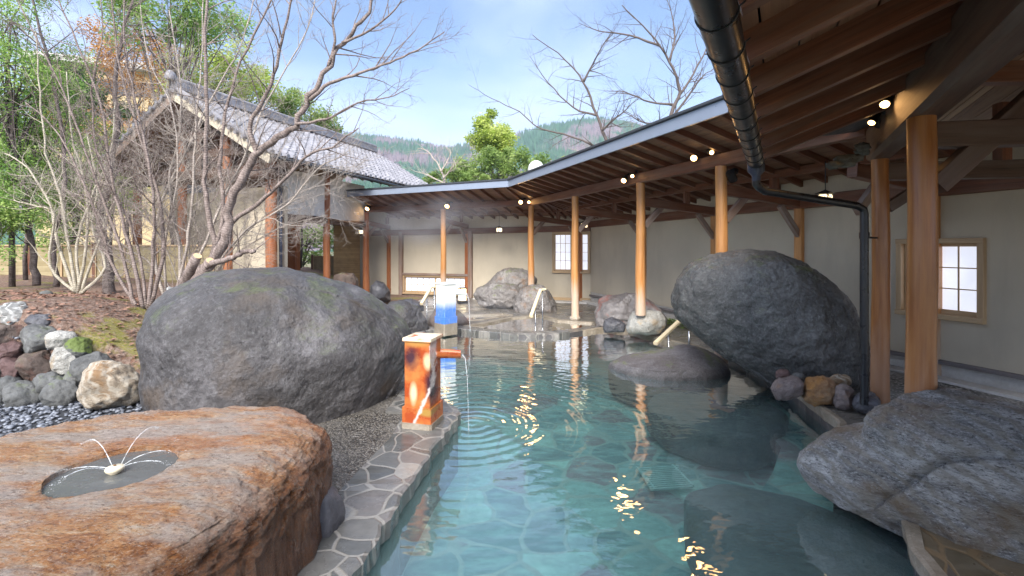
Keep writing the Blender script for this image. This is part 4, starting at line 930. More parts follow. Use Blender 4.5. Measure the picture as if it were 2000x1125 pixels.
# bare cherry trees behind the gallery
def far_tree(label, limbs, D, mat, base, lk=1.6, kids=14, kk=(5, 4), rk=.03, r0=.16, group='bare trees behind the gallery'):
    t = empty('bare_tree', Vector((P(base[0], 400, D).x, D, -.2)), label, 'tree', group); mb = MB()
    b = P(limbs[0][0][0], limbs[0][0][1], D); mb.tube([Vector((b.x, b.y, -.2)), Vector((b.x+.1, b.y, b.z*.5)), b], [r0*1.5, r0*1.2, r0], 8)
    for i, l in enumerate(limbs):
        s = 1 if i == 0 else .55
        limb(mb, l, D, D+rg.uniform(-1.2, 1.2), r0*s, r0*s*.13, rg, kids, lk, 2, kk, .08, 7, .15, .42, rk)
    mb.build('trunk', MAT[mat], t, True)
far_tree('bare cherry tree with a long low limb reaching over the wooded hill', [
    [(1225, 400), (1188, 290), (1165, 225), (1140, 160), (1105, 118), (1040, 68)], [(1200, 312), (1150, 280), (1100, 262), (1050, 248), (1015, 218), (960, 192), (915, 165)],
    [(1140, 160), (1165, 110), (1195, 60)], [(1188, 290), (1230, 270), (1260, 262), (1300, 270)], [(1165, 225), (1120, 210), (1070, 160), (1035, 110)], [(1175, 255), (1215, 220), (1250, 190)], [(1150, 280), (1180, 310), (1140, 320)]], 19, 'twig_dark', (1210, 400), 1.3, 13, (5, 3), .022, .10)
far_tree('tall bare cherry tree next to the gutter', [
    [(1310, 400), (1310, 230), (1328, 180), (1308, 120), (1268, 62), (1215, 10)], [(1328, 185), (1362, 130), (1385, 80), (1400, 20)], [(1308, 120), (1318, 60), (1300, -10)],
    [(1312, 232), (1350, 180), (1372, 150), (1400, 130)], [(1316, 205), (1270, 200), (1220, 180), (1180, 178)], [(1290, 90), (1230, 70), (1170, 60), (1130, 45)], [(1310, 240), (1260, 240), (1215, 215)]], 17, 'twig_dark', (1310, 400), 1.2, 13, (5, 3), .020, .10)
far_tree('pale leafless tree just above the roof edge near the tiles', [
    [(860, 400), (868, 360), (858, 325), (835, 295), (815, 290)], [(865, 350), (890, 320), (910, 300)], [(866, 358), (830, 340), (800, 332)], [(862, 335), (880, 300), (870, 285)]], 24, 'twig', (860, 400), 1.2, 10, (5, 3), .02, .09)
far_tree('bushy leafless tree between the two cherry trees', [
    [(1260, 400), (1255, 330), (1240, 290), (1225, 260)], [(1258, 340), (1290, 300), (1320, 280)], [(1256, 345), (1200, 320), (1150, 300), (1110, 290)], [(1256, 335), (1180, 340), (1120, 330)]], 24, 'twig', (1260, 400), 1.6, 16, (6, 4), .02, .09)

# ================================================================ wooded hills
def hillz(x, y):
    t = sm((y-150)/650); px = x/y*F+CX
    crest = 176+26*math.exp(-((px-1160)/190)**2)+10*math.sin(px*.012)+8*noise.noise(Vector((px*.012, 0, 0)))
    return -2+t*crest*(y/800)**.35+fbm(Vector((x*.004, y*.004, 0)), 4)*16*t
nx, ny = 120, 46; mb = MB(); vs = []
for j in range(ny):
    y = 120+j*16
    for i in range(nx): x = (-1+2*i/(nx-1))*(y*1.35+60); vs.append((x, y, hillz(x, y)))
fs = [(j*nx+i, j*nx+i+1, (j+1)*nx+i+1, (j+1)*nx+i) for j in range(ny-1) for i in range(nx-1)]
mb.add(vs, fs); tag(mb.build('hill', MAT['hill'], None, True), None, None, None, 'structure')
mb = MB(); r = random.Random(3)
for k in range(15000):
    y = 210+640*r.random()**.8; px = r.uniform(560, 1420); x = (px-CX)/F*y
    z = hillz(x, y); cover = noise.noise(Vector((x*.009, y*.009, 5)))
    s = r.uniform(8, 16)*(1 if cover > -.25 else .6); w = s*(.17 if cover > -.25 else .42); n = 5; a0 = r.random()*6
    v = [(x+w*math.cos(a0+2*math.pi*q/n), y+w*math.sin(a0+2*math.pi*q/n), z+s*.08) for q in range(n)]
    if cover > -.25: mb.add(v+[(x+r.uniform(-.4, .4), y, z+s)], [(q, (q+1) % n, n) for q in range(n)])
    else:
        v += [(x+w*.7*math.cos(a0+2*math.pi*q/n), y+w*.7*math.sin(a0+2*math.pi*q/n), z+s*.75) for q in range(n)]
        mb.add(v+[(x, y, z+s)], [(q, (q+1) % n, n+(q+1) % n, n+q) for q in range(n)]+[(n+q, n+(q+1) % n, 2*n) for q in range(n)])
tag(mb.build('hillside_forest', MAT['hill'], None, True), 'conifer forest with bare purple patches covering the far hill', 'forest', None, 'stuff')
# ================================================================ near covered walk (gutter side)
BU = Vector((.505, .863, 0)); BN = Vector((.863, -.505, 0))       # along the eave / away from the pool
GE = Vector((2.34, 4.2, 0))                                        # end of the gutter on plan
def NP(s, q, z=0.0): return GE-BU*s+BN*q+Vector((0, 0, z))        # s back along the eave, q inwards
def nz(q): return 2.44+.365*q if q < 2.1 else 2.44+.365*2.1-.30*(q-2.1)
W = empty('covered_walk', (2.8, 3.1, -.05), 'dark timber covered walk with a black gutter, thick round posts and exposed rafters', 'covered walk')
DK, OB = MAT['dark_wood'], MAT['old_beam']
# boards over the rafters: two slopes
mb = MB()
def clipq(s): return 0
def endq(q): return -max(0, q-.5)*2.3                             # the sheet ends on a slanting valley line
for q0, q1 in ((-.12, 2.1), (2.1, 4.6)):
    N_ = 14
    for k in range(N_):
        a = lerp(q0, q1, k/N_); b = lerp(q0, q1, (k+1)/N_)
        A = NP(7.5, a, nz(a)+.115); B = NP(7.5, b-.010, nz(b)+.115); C_ = NP(endq(b), b-.010, nz(b)+.115); D_ = NP(endq(a), a, nz(a)+.115)
        up = Vector((0, 0, .03)); o = rng.random()*9; L1 = (A-D_).length; w = b-a
        mb.add([A, B, C_, D_, A+up, B+up, C_+up, D_+up], [(0, 1, 2, 3), (7, 6, 5, 4), (0, 4, 5, 1), (1, 5, 6, 2), (2, 6, 7, 3), (3, 7, 4, 0)], [[(o, 0), (o, w), (o+L1, w), (o+L1, 0)]]*6)
mb.build('roof_boards', MAT['board_wood'], W)
mb = MB()
for q0, q1 in ((-.16, 2.1), (2.1, 4.7)):
    mb.add([NP(7.6, q0, nz(q0)+.17), NP(endq(q0), q0, nz(q0)+.17), NP(endq(q1), q1, nz(q1)+.17), NP(7.6, q1, nz(q1)+.17),
            NP(7.6, q0, nz(q0)+.21), NP(endq(q0), q0, nz(q0)+.21), NP(endq(q1), q1, nz(q1)+.21), NP(7.6, q1, nz(q1)+.21)], [(0, 3, 2, 1), (4, 5, 6, 7), (0, 1, 5, 4), (1, 2, 6, 5), (2, 3, 7, 6), (3, 0, 4, 7)])
mb.build('roof', MAT['roof_metal'], W)
s = .04
while s < 5.6:
    MB().beam(NP(s, -.03, nz(-.03)+.05), NP(s, 2.05, nz(2.05)+.05), .066, .135).build('rafter', DK, W)
    if s < 4: MB().beam(NP(s, 2.1, nz(2.1)+.055), NP(s, 4.4, nz(4.4)+.055), .055, .115).build('rafter', DK, W)
    s += .50
BQ = 1.11                                                         # beam line
pb = Vector((3.70, 4.57, 0)); pa = Vector((2.79, 3.10, 0))
MB().beam(pb+BU*.12+Vector((0, 0, 2.665)), pb-BU*6.3+Vector((0, 0, 2.665)), .20, .36, ch=.035).build('beam', OB, W)
MB().beam(NP(-.6, 2.1, nz(2.1)-.06), NP(6, 2.1, nz(2.1)-.06), .12, .22).build('ridge_beam', DK, W)
# posts
def post(parent, p, z0, z1, r0, r1, mat, n=28, wob=.5, base=None):
    q = []; rr = []
    for k in range(15):
        t = k/14; q.append(Vector((p[0]+.006*math.sin(t*7+p[0]), p[1], lerp(z0, z1, t)))); rr.append(lerp(r0, r1, t)*(1+.018*math.sin(t*19+p[1]*3)))
    o = MB().tube(q, rr, n).build('post', MAT[mat], parent, True, 0, 50)
    if base: MB().lathe((p[0], p[1], z0), [(r0*1.3, 0), (r0*1.34, .05), (r0*1.28, .08), (r0*1.0, .085)], 24).build('base_stone', MAT[base], o, True)
    return o
post(W, pa, -.05, 2.487, .086, .078, 'near_post'); post(W, pb, -.05, 2.487, .080, .071, 'near_post', base='tan_rock')
post(W, pb-BU*4.6, -.1, 2.487, .1, .09, 'near_post')
# ties from the posts to the long wall, struts and braces
def wallpt(p, d):                                                 # hit of the plan line X = 7.4-.324 y
    t = (7.4-.324*p.y-p.x)/(d.x+.324*d.y); return p+d*t
for pp, zt in ((pb, 2.36), (pa, 2.36), (pa-BU*1.7, 2.36)):
    e = wallpt(pp, BN*.93+BU*.37); MB().beam(pp+Vector((0, 0, zt)), Vector((e.x, e.y, zt)), .11, .17).build('tie_beam', OB, W)
    m = pp.lerp(Vector((e.x, e.y, 0)), .45); MB().beam((m.x, m.y, zt+.08), (m.x, m.y, 3.0), .10, .10, up=(0, 1, 0)).build('strut', DK, W)
    MB().beam(pp+Vector((0, 0, 2.78)), Vector((e.x, e.y, 2.62)), .09, .14).build('tie_beam', DK, W)
d = (BN*.93+BU*.37).normalized()
MB().beam(pa+d*.08+Vector((0, 0, 2.02)), pa+d*1.05+Vector((0, 0, 2.98)), .09, .13).build('brace', OB, W)
MB().beam(pb+d*.06+Vector((0, 0, 2.0)), pb+d*.55+Vector((0, 0, 2.34)), .07, .10).build('brace', OB, W)
# gutter: half round with seams, hangers, outlet and downpipe
g0 = NP(0, -.075, 2.385); g1 = NP(7, -.075, 2.385); gd = (g1-g0).normalized(); gx = Vector((gd.y, -gd.x, 0)); vs = []; fs = []; prof = []
for k in range(13):
    a = math.pi*k/12; prof.append((math.cos(a)*.066, -math.sin(a)*.066))
for k in range(12, -1, -1):
    a = math.pi*k/12; prof.append((math.cos(a)*.061, -math.sin(a)*.061+.001))
m = len(prof)
for q in (g0, g1): vs += [q+gx*a+Vector((0, 0, b)) for a, b in prof]
fs = [(k, (k+1) % m, m+(k+1) % m, m+k) for k in range(m)]
mb = MB(); mb.add(vs, fs); GU = mb.build('gutter', MAT['black_pvc'], W, True, 0, 40)
for k in range(24):
    c = g0+gd*(.16+k*.30); pts_ = []
    for j in range(13):
        a = math.pi*j/12; pts_.append(c+gx*math.cos(a)*.068+Vector((0, 0, -math.sin(a)*.068)))
    pts_.append(c-gx*.085+Vector((0, 0, .012)))
    MB().tube(pts_, .0035, 5).build('gutter_hanger', MAT['black_metal'], GU, True)
MB().lathe((g0+gd*.05)+Vector((0, 0, -.17)), [(.036, 0), (.037, .05), (.072, .09), (.074, .155), (.07, .16)], 20).build('gutter_outlet', MAT['pipe_blue'], GU, True, 0, 40)
dpx, dpy = 3.42, 4.42
q = [g0+gd*.05+Vector((0, 0, -.12)), g0+gd*.05+Vector((0, 0, -.20))]
c0 = q[-1]; e = Vector((dpx, dpy, 1.98)); hd = (e-c0).normalized()
pl = [q[0], c0, c0+Vector((0, 0, -.02))+hd*.03, c0+Vector((0, 0, -.045))+hd*.09]
pl += [pl[-1].lerp(Vector((dpx, dpy, 2.0)), t) for t in (.3, .6, .92)]+[Vector((dpx-.01, dpy, 1.975)), Vector((dpx, dpy, 1.93)), Vector((dpx, dpy, 1.85))]+[Vector((dpx, dpy, 1.85-k*.3)) for k in range(1, 6)]+[Vector((dpx, dpy, .08))]
DP = MB().tube(pl, .036, 20).build('downpipe', MAT['black_pvc'], W, True, 0, 50)
for z in (1.72, .34): MB().tube([(dpx, dpy, z-.03), (dpx, dpy, z+.03)], .042, 20).build('pipe_collar', MAT['black_pvc'], DP, True, 0, 40)
MB().tube([(dpx, dpy, 1.70), (3.66, 4.55, 1.70)], .009, 8).build('pipe_bracket', MAT['black_metal'], DP, True)
# bundle of grey cloth tied where the beam ends
mb = MB(); r_ = random.Random(8)
c0 = P(1690, 300, 4.3); c1 = P(1612, 322, 4.15)
for k in range(8):
    a = c0.lerp(c1, k/8)+Vector((r_.gauss(0, .02), r_.gauss(0, .02), r_.gauss(0, .02)))
    V_, F_ = ico(3); s_ = r_.uniform(.04, .075)*(1 if k < 5 else .7)
    mb.add([a+Vector((v.x*s_*1.4, v.y*s_, v.z*s_*.8))*(1+.5*noise.noise(v*3+Vector((k, 0, 0)))) for v in V_], F_)
tag(mb.build('cloth_bundle', MAT['rag'], None, True), 'crumpled grey cloth bundled under the rafters beside the end of the big beam', 'cloth')

# ================================================================ far covered gallery
P3 = Vector((3.24, 7.05, 0)); P6 = Vector((.57, 13.65, 0)); P8 = Vector((-5.22, 16.28, 0))
UA = (P6-P3).normalized(); UB = (P8-P6).normalized()
NA = Vector((UA.y, -UA.x, 0)); NB = Vector((UB.y, -UB.x, 0))      # away from the pool
E0 = Vector((3.16, 4.55, 0)); EC = Vector((-.07, 12.6, 0)); E8 = Vector((-5.43, 15.05, 0))
UA_e = (EC-E0).normalized()
def wallcut(p, d):                                                 # nearest wall behind p on plan
    t1 = (7.4-.324*p.y-p.x)/(d.x+.324*d.y) if abs(d.x+.324*d.y) > .05 else 99
    # back wall line through BW0 with direction BWd
    den = d.x*BWd.y-d.y*BWd.x; t2 = ((BW0.x-p.x)*BWd.y-(BW0.y-p.y)*BWd.x)/den if abs(den) > .05 else 99
    c = [t for t in (t1, t2) if t > .2]; return min(c)
BW0 = Vector((wallX(14.9), 14.9, 0)); BW1 = P(700, 484, 17.9); BW1.z = 0; BWd = (BW1-BW0).normalized(); BWn = Vector((BWd.y, -BWd.x, 0))
def fz(q): return 3.30-.24*q                                       # underside of boards minus rafter
GL = empty('covered_gallery', (1.5, 10.7, -.18), 'long open timber gallery with grey metal fascia around the far side of the pool', 'gallery')
def q_at(p):                                                       # inward distance from the eave
    return max((p-EC).dot(NA), (p-EC).dot(NB)) if True else 0
# roof sheets: two slopes meeting on the bend
bis = (NA+NB).normalized(); 
def bend(q): return EC+bis*(q/bis.dot(NA))
QW = 4.4
for nm, dz, th, mt in (('roof_boards', .10, .02, 'board_wood'), ('roof', .15, .05, 'roof_metal')):
    mb = MB()
    for (A0, n_, swap) in ((E0, NA, 0), (E8, NB, 1)):
        K = 18 if nm == 'roof_boards' else 1
        for k in range(K):
            qa = QW*k/K-(.06 if nm == 'roof' else 0)*(k == 0); qb = QW*(k+1)/K-(.006 if K > 1 else 0)
            a = A0+n_*qa; b = A0+n_*qb; c = bend(qb); d_ = bend(qa); L1 = (a-d_).length; o = rng.random()*9; w = (qb-qa)
            if not swap: loop = [a, b, c, d_]
            else: loop = [a, b, c, d_]
            V_ = [Vector((p.x, p.y, fz(q_)+dz)) for p, q_ in zip(loop, (qa, qb, qb, qa))]; V_ += [v+Vector((0, 0, th)) for v in V_]
            mb.add(V_, [(0, 1, 2, 3), (7, 6, 5, 4), (0, 4, 5, 1), (1, 5, 6, 2), (2, 6, 7, 3), (3, 7, 4, 0)], [[(o, 0), (o, w), (o+L1, w), (o+L1, 0)]]*6)
    mb.build(nm, MAT[mt], GL)
for (A, U, n_, L_, st) in ((E0, UA_e, NA, (EC-E0).length, 0), (E8, (EC-E8).normalized(), NB, (EC-E8).length, 0)):
    s = .12
    while s < L_-.02:
        a = A+U*s; t = wallcut(a, n_)+.05
        # jack rafters stop on the bend
        MB().beam(Vector((a.x, a.y, fz(0)+.05))+n_*.03, Vector((a.x, a.y, 0))+n_*t+Vector((0, 0, fz(t)+.05)), .055, .10).build('rafter', DK, GL)
        s += .43
    
b = bend(3.6); MB().beam((EC.x, EC.y, fz(0)+.03), (b.x, b.y, fz(3.6)+.03), .09, .13).build('valley_rafter', DK, GL)
for a in (.35, .7, 1.05, 1.4):                                     # fan of short rafters in the bend
    for n_, U in ((NA, UA_e), (NB, (E8-EC).normalized())):
        c = bend(a*1.5); L2 = wallcut(c, n_); MB().beam((c.x, c.y, fz(a*1.5)+.05), Vector((c.x, c.y, 0))+n_*L2+Vector((0, 0, fz(a*1.5+L2)+.05)), .055, .09).build('rafter', DK, GL)
def fascia(a, b):
    n_ = Vector(((b-a).y, -(b-a).x, 0)).normalized(); n_ = -n_ if n_.dot(NA) > 0 else n_
    mb = MB().beam(Vector((a.x, a.y, 3.375))+n_*.02, Vector((b.x, b.y, 3.375))+n_*.02, .035, .185); return mb
f1 = fascia(E0, EC); f2 = fascia(E8, EC); f1.add(f2.v, f2.f, f2.uv); f1.build('fascia', MAT['fascia'], GL)
f1 = MB(); 
for a, b in ((E0, EC), (E8, EC)): f1.beam(Vector((a.x, a.y, 3.482))-NA*.03, Vector((b.x, b.y, 3.482))-NA*.03, .09, .022)
f1.build('drip_edge', MAT['roof_metal'], GL)
for k in (.31, .62): 
    p = E0.lerp(EC, k); MB().box((p.x, p.y, 3.375), .01, .045, .19, math.atan2(UA.y, UA.x)).build('fascia_joint', MAT['roof_metal'], GL)
# beams and posts
MB().beam(Vector((P3.x, P3.y, 2.955))-UA*2.0, Vector((P6.x, P6.y, 2.955)), .13, .19, ext=.07).build('beam', DK, GL)
MB().beam(Vector((P6.x, P6.y, 2.955)), Vector((P8.x, P8.y, 2.955)), .13, .19, ext=.05).build('beam', DK, GL)
def on(px, A, U):
    k = (px-CX)/F; t = (k*A.y-A.x)/(U.x-k*U.y); return A+U*t
P4 = on(1251, P3, UA); P5 = on(1123, P3, UA); P7 = on(866, P6, UB); P6p = on(1037, P3, UA)
for p, z0, mt, bs in ((P3, -.18, 'post_wood', 0), (P4, .29, 'post_wood', 0), (P5, -.18, 'post_wood', 'tan_rock'), (P6, .45, 'post_wood', 0), (P7, -.18, 'post_wood', 'tan_rock'), (P8, -.18, 'red_post', 'tan_rock')):
    post(GL, p, z0, 2.865, .098 if p is not P8 else .12, .082 if p is not P8 else .1, mt, base=bs or None)
# second purlin, ties, struts, knee braces
A2 = P3+NA*1.15-UA*1.9; B2 = P6+bis*(1.15/bis.dot(NA)); C2 = P8+NB*1.15
MB().beam(Vector((A2.x, A2.y, 2.80)), Vector((B2.x, B2.y, 2.80)), .10, .13).build('purlin', DK, GL)
MB().beam(Vector((B2.x, B2.y, 2.80)), Vector((C2.x, C2.y, 2.80)), .10, .13).build('purlin', DK, GL)
for p, n_ in ((P3-UA*1.9, NA), (P3, NA), (P4, NA), (P5, NA), (P6, (NA*.6+NB*.4).normalized()), (P7, NB), (P8, NB)):
    t = wallcut(p, n_); e = p+n_*t
    ti = MB().beam((p.x, p.y, 2.50), (e.x, e.y, 2.36), .11, .16).build('tie_beam', DK, GL)
    m = p+n_*1.15; MB().beam((m.x, m.y, 2.50), (m.x, m.y, 2.75), .11, .11, up=(0, 1, 0)).build('strut', DK, GL)
    MB().beam(p+n_*.09+Vector((0, 0, 2.02)), p+n_*.52+Vector((0, 0, 2.42)), .07, .11).build('brace', MAT['brace_wood'], GL)
    MB().beam(e-n_*.02+Vector((0, 0, 1.78)), e-n_*.5+Vector((0, 0, 2.30)), .07, .10).build('brace', MAT['brace_wood'], GL)
    if t > .5: MB().beam((e.x-n_.x*.02, e.y-n_.y*.02, -.15), (e.x-n_.x*.02, e.y-n_.y*.02, 2.30), .13, .13, up=(n_.x, n_.y, 0)).build('wall_post', MAT['post_wood'] if p.x > 0 and p is not P6 else MAT['red_post'], GL)

# ================================================================ plaster walls
def wall_run(name, A, B, n_, ztop, zbot, holes, label, thick=.14, extra=None):
    """plaster wall from A to B facing n_, holes = (s0, s1, z0, z1)"""
    root = empty(name, (A.x, A.y, zbot), label, 'wall'); U = (B-A).normalized(); L_ = (B-A).length; mb = MB()
    xs = sorted({0, L_}|{h[0] for h in holes}|{h[1] for h in holes})
    for x0, x1 in zip(xs, xs[1:]):
        zs = [zbot]
        for h in holes:
            if h[0] <= x0+1e-6 and h[1] >= x1-1e-6: zs += [h[2], h[3]]
        zs.append(ztop)
        for z0, z1 in zip(zs[::2], zs[1::2]):
            a = A+U*x0; b = A+U*x1; q = [a, b, b-n_*thick, a-n_*thick]; mb.add([Vector((p.x, p.y, z)) for z in (z0, z1) for p in q], [(0, 1, 5, 4), (1, 2, 6, 5), (2, 3, 7, 6), (3, 0, 4, 7), (4, 5, 6, 7), (3, 2, 1, 0)])
    mb.build('plaster', MAT['plaster'], root); return root, U
def shoji(root, A, U, n_, s0, s1, z0, z1, cols, rows, mat='frame_wood', fw=.06, sash=1):
    def q(s, z, d=0): p = A+U*s+n_*d; return Vector((p.x, p.y, z))
    mb = MB(); f = fw
    mb.beam(q(s0, z1-f/2, .015), q(s1, z1-f/2, .015), .10, f, up=(0, 0, 1)); mb.beam(q(s0, z0+f/2, .022), q(s1, z0+f/2, .022), .12, f)
    for s in (s0+f/2, s1-f/2): mb.beam(q(s, z0+f, .012), q(s, z1-f, .012), f, .10, up=n_)
    Wd = mb.build('window', MAT[mat], root)
    step = (s1-s0-2*f)/sash
    for k in range(sash):
        a = s0+f+k*step; b = a+step; d = -.03-.03*(k % 2); mb = MB()
        for s in (a+.018, b-.018): mb.beam(q(s, z0+f, d), q(s, z1-f, d), .036, .03, up=n_)
        mb.beam(q(a+.036, z1-f-.02, d), q(b-.036, z1-f-.02, d), .03, .04); mb.beam(q(a+.036, z0+f+.03, d), q(b-.036, z0+f+.03, d), .03, .06)
        for c in range(1, cols): s = lerp(a+.036, b-.036, c/cols); mb.beam(q(s, z0+f, d-.002), q(s, z1-f, d-.002), .014, .016, up=n_)
        for r in range(1, rows): z = lerp(z0+f+.06, z1-f-.04, r/rows); mb.beam(q(a+.036, z, d-.003), q(b-.036, z, d-.003), .016, .014)
        mb.build('sash', MAT[mat], Wd)
        MB().quad(q(a, z0+f, d-.018), q(b, z0+f, d-.018), q(b, z1-f, d-.018), q(a, z1-f, d-.018)).build('pane', MAT['paper'], Wd)
WN = Vector((-1, -.324, 0)).normalized()
A = Vector((wallX(1.0), 1.0, 0)); B = BW0.copy(); U_ = (B-A).normalized()
def s_of(px): p = on(px, A, U_); return (p-A).length
s1_, s0_ = s_of(1755), s_of(1927)
LW, U_ = wall_run('plaster_wall', A, B, WN, 2.75, .16, [(s0_, s1_, .69, 1.72)], 'long beige plaster wall under the gallery with a square shoji window near the thick posts')
LW['label'] = 'long beige plaster wall with a square shoji window beside the thick posts'
shoji(LW, A, U_, WN, s0_, s1_, .69, 1.72, 4, 3, 'frame_wood', .065, 1)
def wb(p, z, d=0): return Vector((p.x, p.y, z))+WN*d
MB().beam(wb(A, .19, .02), wb(B, .05, .02), .07, .05).build('sill_board', MAT['grey_wood'], LW)
MB().beam(wb(A, 2.36, .03), wb(B, 2.36, .03), .12, .20).build('wall_plate', DK, LW)
mb = MB(); a = A-WN*.02; b = B-WN*.02; q = [a, b, b-WN*.1, a-WN*.1]; mb.add([Vector((p.x, p.y, z)) for z in (-.3, .165) for p in q], [(0, 1, 5, 4), (1, 2, 6, 5), (2, 3, 7, 6), (3, 0, 4, 7), (4, 5, 6, 7)])
mb.build('foundation', MAT['concrete'], LW)
tag(MB().beam(wb(A, -.03, .20), wb(B, -.15, .20), .22, .10).build('concrete_kerb', MAT['concrete'], None), None, None, None, 'structure')
# back wall with the low window and the tall window
b0 = BW0; U2 = BWd; L2 = (BW1-BW0).length
n2 = BWn if BWn.y < 0 else -BWn
def sb(px): return (on(px, b0, U2)-b0).length
holes = [(sb(1153), sb(1079), .76, 2.13), (sb(916), sb(787), -.13, .58)]
BWL, _ = wall_run('plaster_wall', b0, BW1+U2*.3, n2, 3.4, -.3, holes, 'beige plaster back wall holding the tall shoji window and the low shoji window')
shoji(BWL, b0, U2, n2, holes[0][0], holes[0][1], .76, 2.13, 3, 4, 'frame_wood', .06, 2)
shoji(BWL, b0, U2, n2, holes[1][0], holes[1][1], -.13, .58, 5, 2, 'frame_wood', .06, 2)
def bw(s, z, d=0): p = b0+U2*s+n2*d; return Vector((p.x, p.y, z))
MB().beam(bw(0, 2.24, .03), bw(L2, 2.16, .03), .12, .2).build('wall_plate', DK, BWL)
MB().beam(bw(.02, -.12, .04), bw(sb(930), -.12, .04), .09, .13).build('sill_board', MAT['frame_wood'], BWL)
for px in (920, 785): MB().beam(bw(sb(px), -.2, .05), bw(sb(px), 2.2, .05), .15, .15, up=n2).build('wall_post', MAT['brace_wood'], BWL)
MB().beam(bw(sb(918), .62, .06), bw(sb(786), .62, .06), .10, .08).build('rail', MAT['brace_wood'], BWL)
# white cloth / gravel margin strip along the wall
tag(MB().beam(bw(.05, -.165, .34), bw(sb(935), -.165, .34), .34, .06).build('concrete_kerb', MAT['concrete']), None, None, None, 'structure')
# planting strip by the wall behind the white rock
mb = MB(); r_ = random.Random(4)
for k in range(500):
    p = on(r_.uniform(1292, 1345), A+WN*.35, U_); c = Vector((p.x+r_.gauss(0, .05), p.y+r_.gauss(0, .08), gz(p.x, p.y)+.03+r_.random()*.12)); d = Vector((r_.gauss(0, 1), r_.gauss(0, 1), r_.gauss(0, .6))).normalized()*.05; e = d.cross(Vector((0, .3, 1))).normalized()*.018
    mb.add([c, c+d*.5+e, c+d, c+d*.5-e], [(0, 1, 2, 3)])
tag(mb.build('ground_cover', MAT['leaf_mid']), 'small green ground cover at the foot of the plaster wall', 'ground cover', None, 'stuff')

# ================================================================ tiled gate house on the far left
GU_ = Vector((.339, .941, 0)); GG = Vector((.941, -.339, 0))       # along the ridge / across towards the pool
E = Vector((-5.85, 11.0, 0)); Wd_ = 3.35; ZE = 3.79; ZR = 5.72; LR = 8.6
H = empty('gate_house', (-8.5, 14, 0), 'old gabled gate house with silvery roof tiles, orange-brown posts and white plaster panels', 'house')
def hp(s, w, z): p = E+GU_*s-GG*w; return Vector((p.x, p.y, z))    # w measured from the pool-side eave
def zr(w): return ZE+(ZR-ZE)*(1-abs(w-Wd_)/Wd_)
for side in (0, 1):
    mb = MB(); cols = 34; rows = 15; sub = 6; vs = []; fs = []; uv = []
    for r in range(rows):
        for e in (0, 1):
            w = Wd_*((r+e)/rows)
            for c in range(cols*sub+1):
                ph = (c % sub)/sub*2*math.pi; s = LR*c/(cols*sub); hgt = .030*math.cos(ph)+.012*math.cos(2*ph)
                ww = w if side == 0 else 2*Wd_-w
                vs.append(hp(s, ww, ZE+(ZR-ZE)*(w/Wd_)+.10+hgt+(.045 if e == 0 else .012)-.02))
        b = r*2*(cols*sub+1); m = cols*sub+1
        for c in range(cols*sub):
            fs.append((b+c, b+c+1, b+m+c+1, b+m+c)); u0 = c//sub; uv.append([(u0+.5, r+.5)]*4)
            if r: fs.append((b-m+c, b-m+c+1, b+c+1, b+c)); uv.append([(u0+.5, r+.5)]*4)
            else: 
                pass
    # eave end discs line
    mb.add(vs, fs if side == 0 else [tuple(reversed(f)) for f in fs], uv)
    if side == 0:
        for c in range(cols+1): p = hp(LR*c/cols, -.01, ZE+.12); mb.tube([p-GG*-.0, p+GG*.05], .055, 8)
    mb.build('tile_roof', MAT['tile'], H, True, 0, 40)
mb = MB()
for k in range(4): mb.beam(hp(-.02, Wd_, ZR+.13+k*.055), hp(LR, Wd_, ZR+.13+k*.055), .30-.035*k, .05)
mb.tube([hp(-.08, Wd_, ZR+.37), hp(LR*.5, Wd_, ZR+.35), hp(LR+.04, Wd_, ZR+.37)], .085, 12)
mb.lathe(hp(-.1, Wd_, ZR+.30), [(.02, 0), (.12, .03), (.14, .12), (.10, .22), (.03, .28), (0, .29)], 12)
mb.build('ridge_tiles', MAT['tile'], H, True, 0, 40)
mb = MB()
for sgn in (0, 1):
    for k in range(15): 
        w = (k+.5)/15*Wd_; ww = w if not sgn else 2*Wd_-w; p = hp(-.02, ww, zr(ww)+.10); mb.tube([p-GU_*.1, p+GU_*.06], .06, 8)
    a, b = (hp(.02, -.05, ZE+.03), hp(.02, Wd_, ZR+.05)) if not sgn else (hp(.02, 2*Wd_+.05, ZE+.03), hp(.02, Wd_, ZR+.05))
    mb.tube([a+Vector((0, 0, .1)), b+Vector((0, 0, .1))], .07, 8)
mb.build('verge_tiles', MAT['tile'], H, True, 0, 40)
for sgn in (0, 1):
    a, b = (hp(.0, -.02, ZE-.06), hp(.0, Wd_, ZR-.08)) if not sgn else (hp(.0, 2*Wd_+.02, ZE-.06), hp(.0, Wd_, ZR-.08))
    MB().beam(a, b, .06, .20).build('barge_board', MAT['plaster'] if not sgn else MAT['brace_wood'], H)
    mb = MB(); w0, w1 = (0.0, Wd_) if not sgn else (2*Wd_, Wd_)
    a = hp(.05, w0, zr(w0)+.0); b = hp(LR, w0, zr(w0)+.0); c = hp(LR, w1, zr(w1)+.0); d = hp(.05, w1, zr(w1)+.0); mb.quad(a, b, c, d, [(0, 0), (LR, 0), (LR, 3), (0, 3)])
    mb.build('roof_boards', MAT['board_wood'], H)
for k in range(18):
    s = .15+k*.48; MB().beam(hp(s, .02, ZE-.04), hp(s, Wd_, ZR-.06), .06, .09).build('rafter', DK, H)
mb = MB().tube([hp(-.05, -.10, ZE+.0), hp(LR+.1, -.10, ZE-.06)], .055, 12); mb.build('gutter', MAT['black_pvc'], H, True)
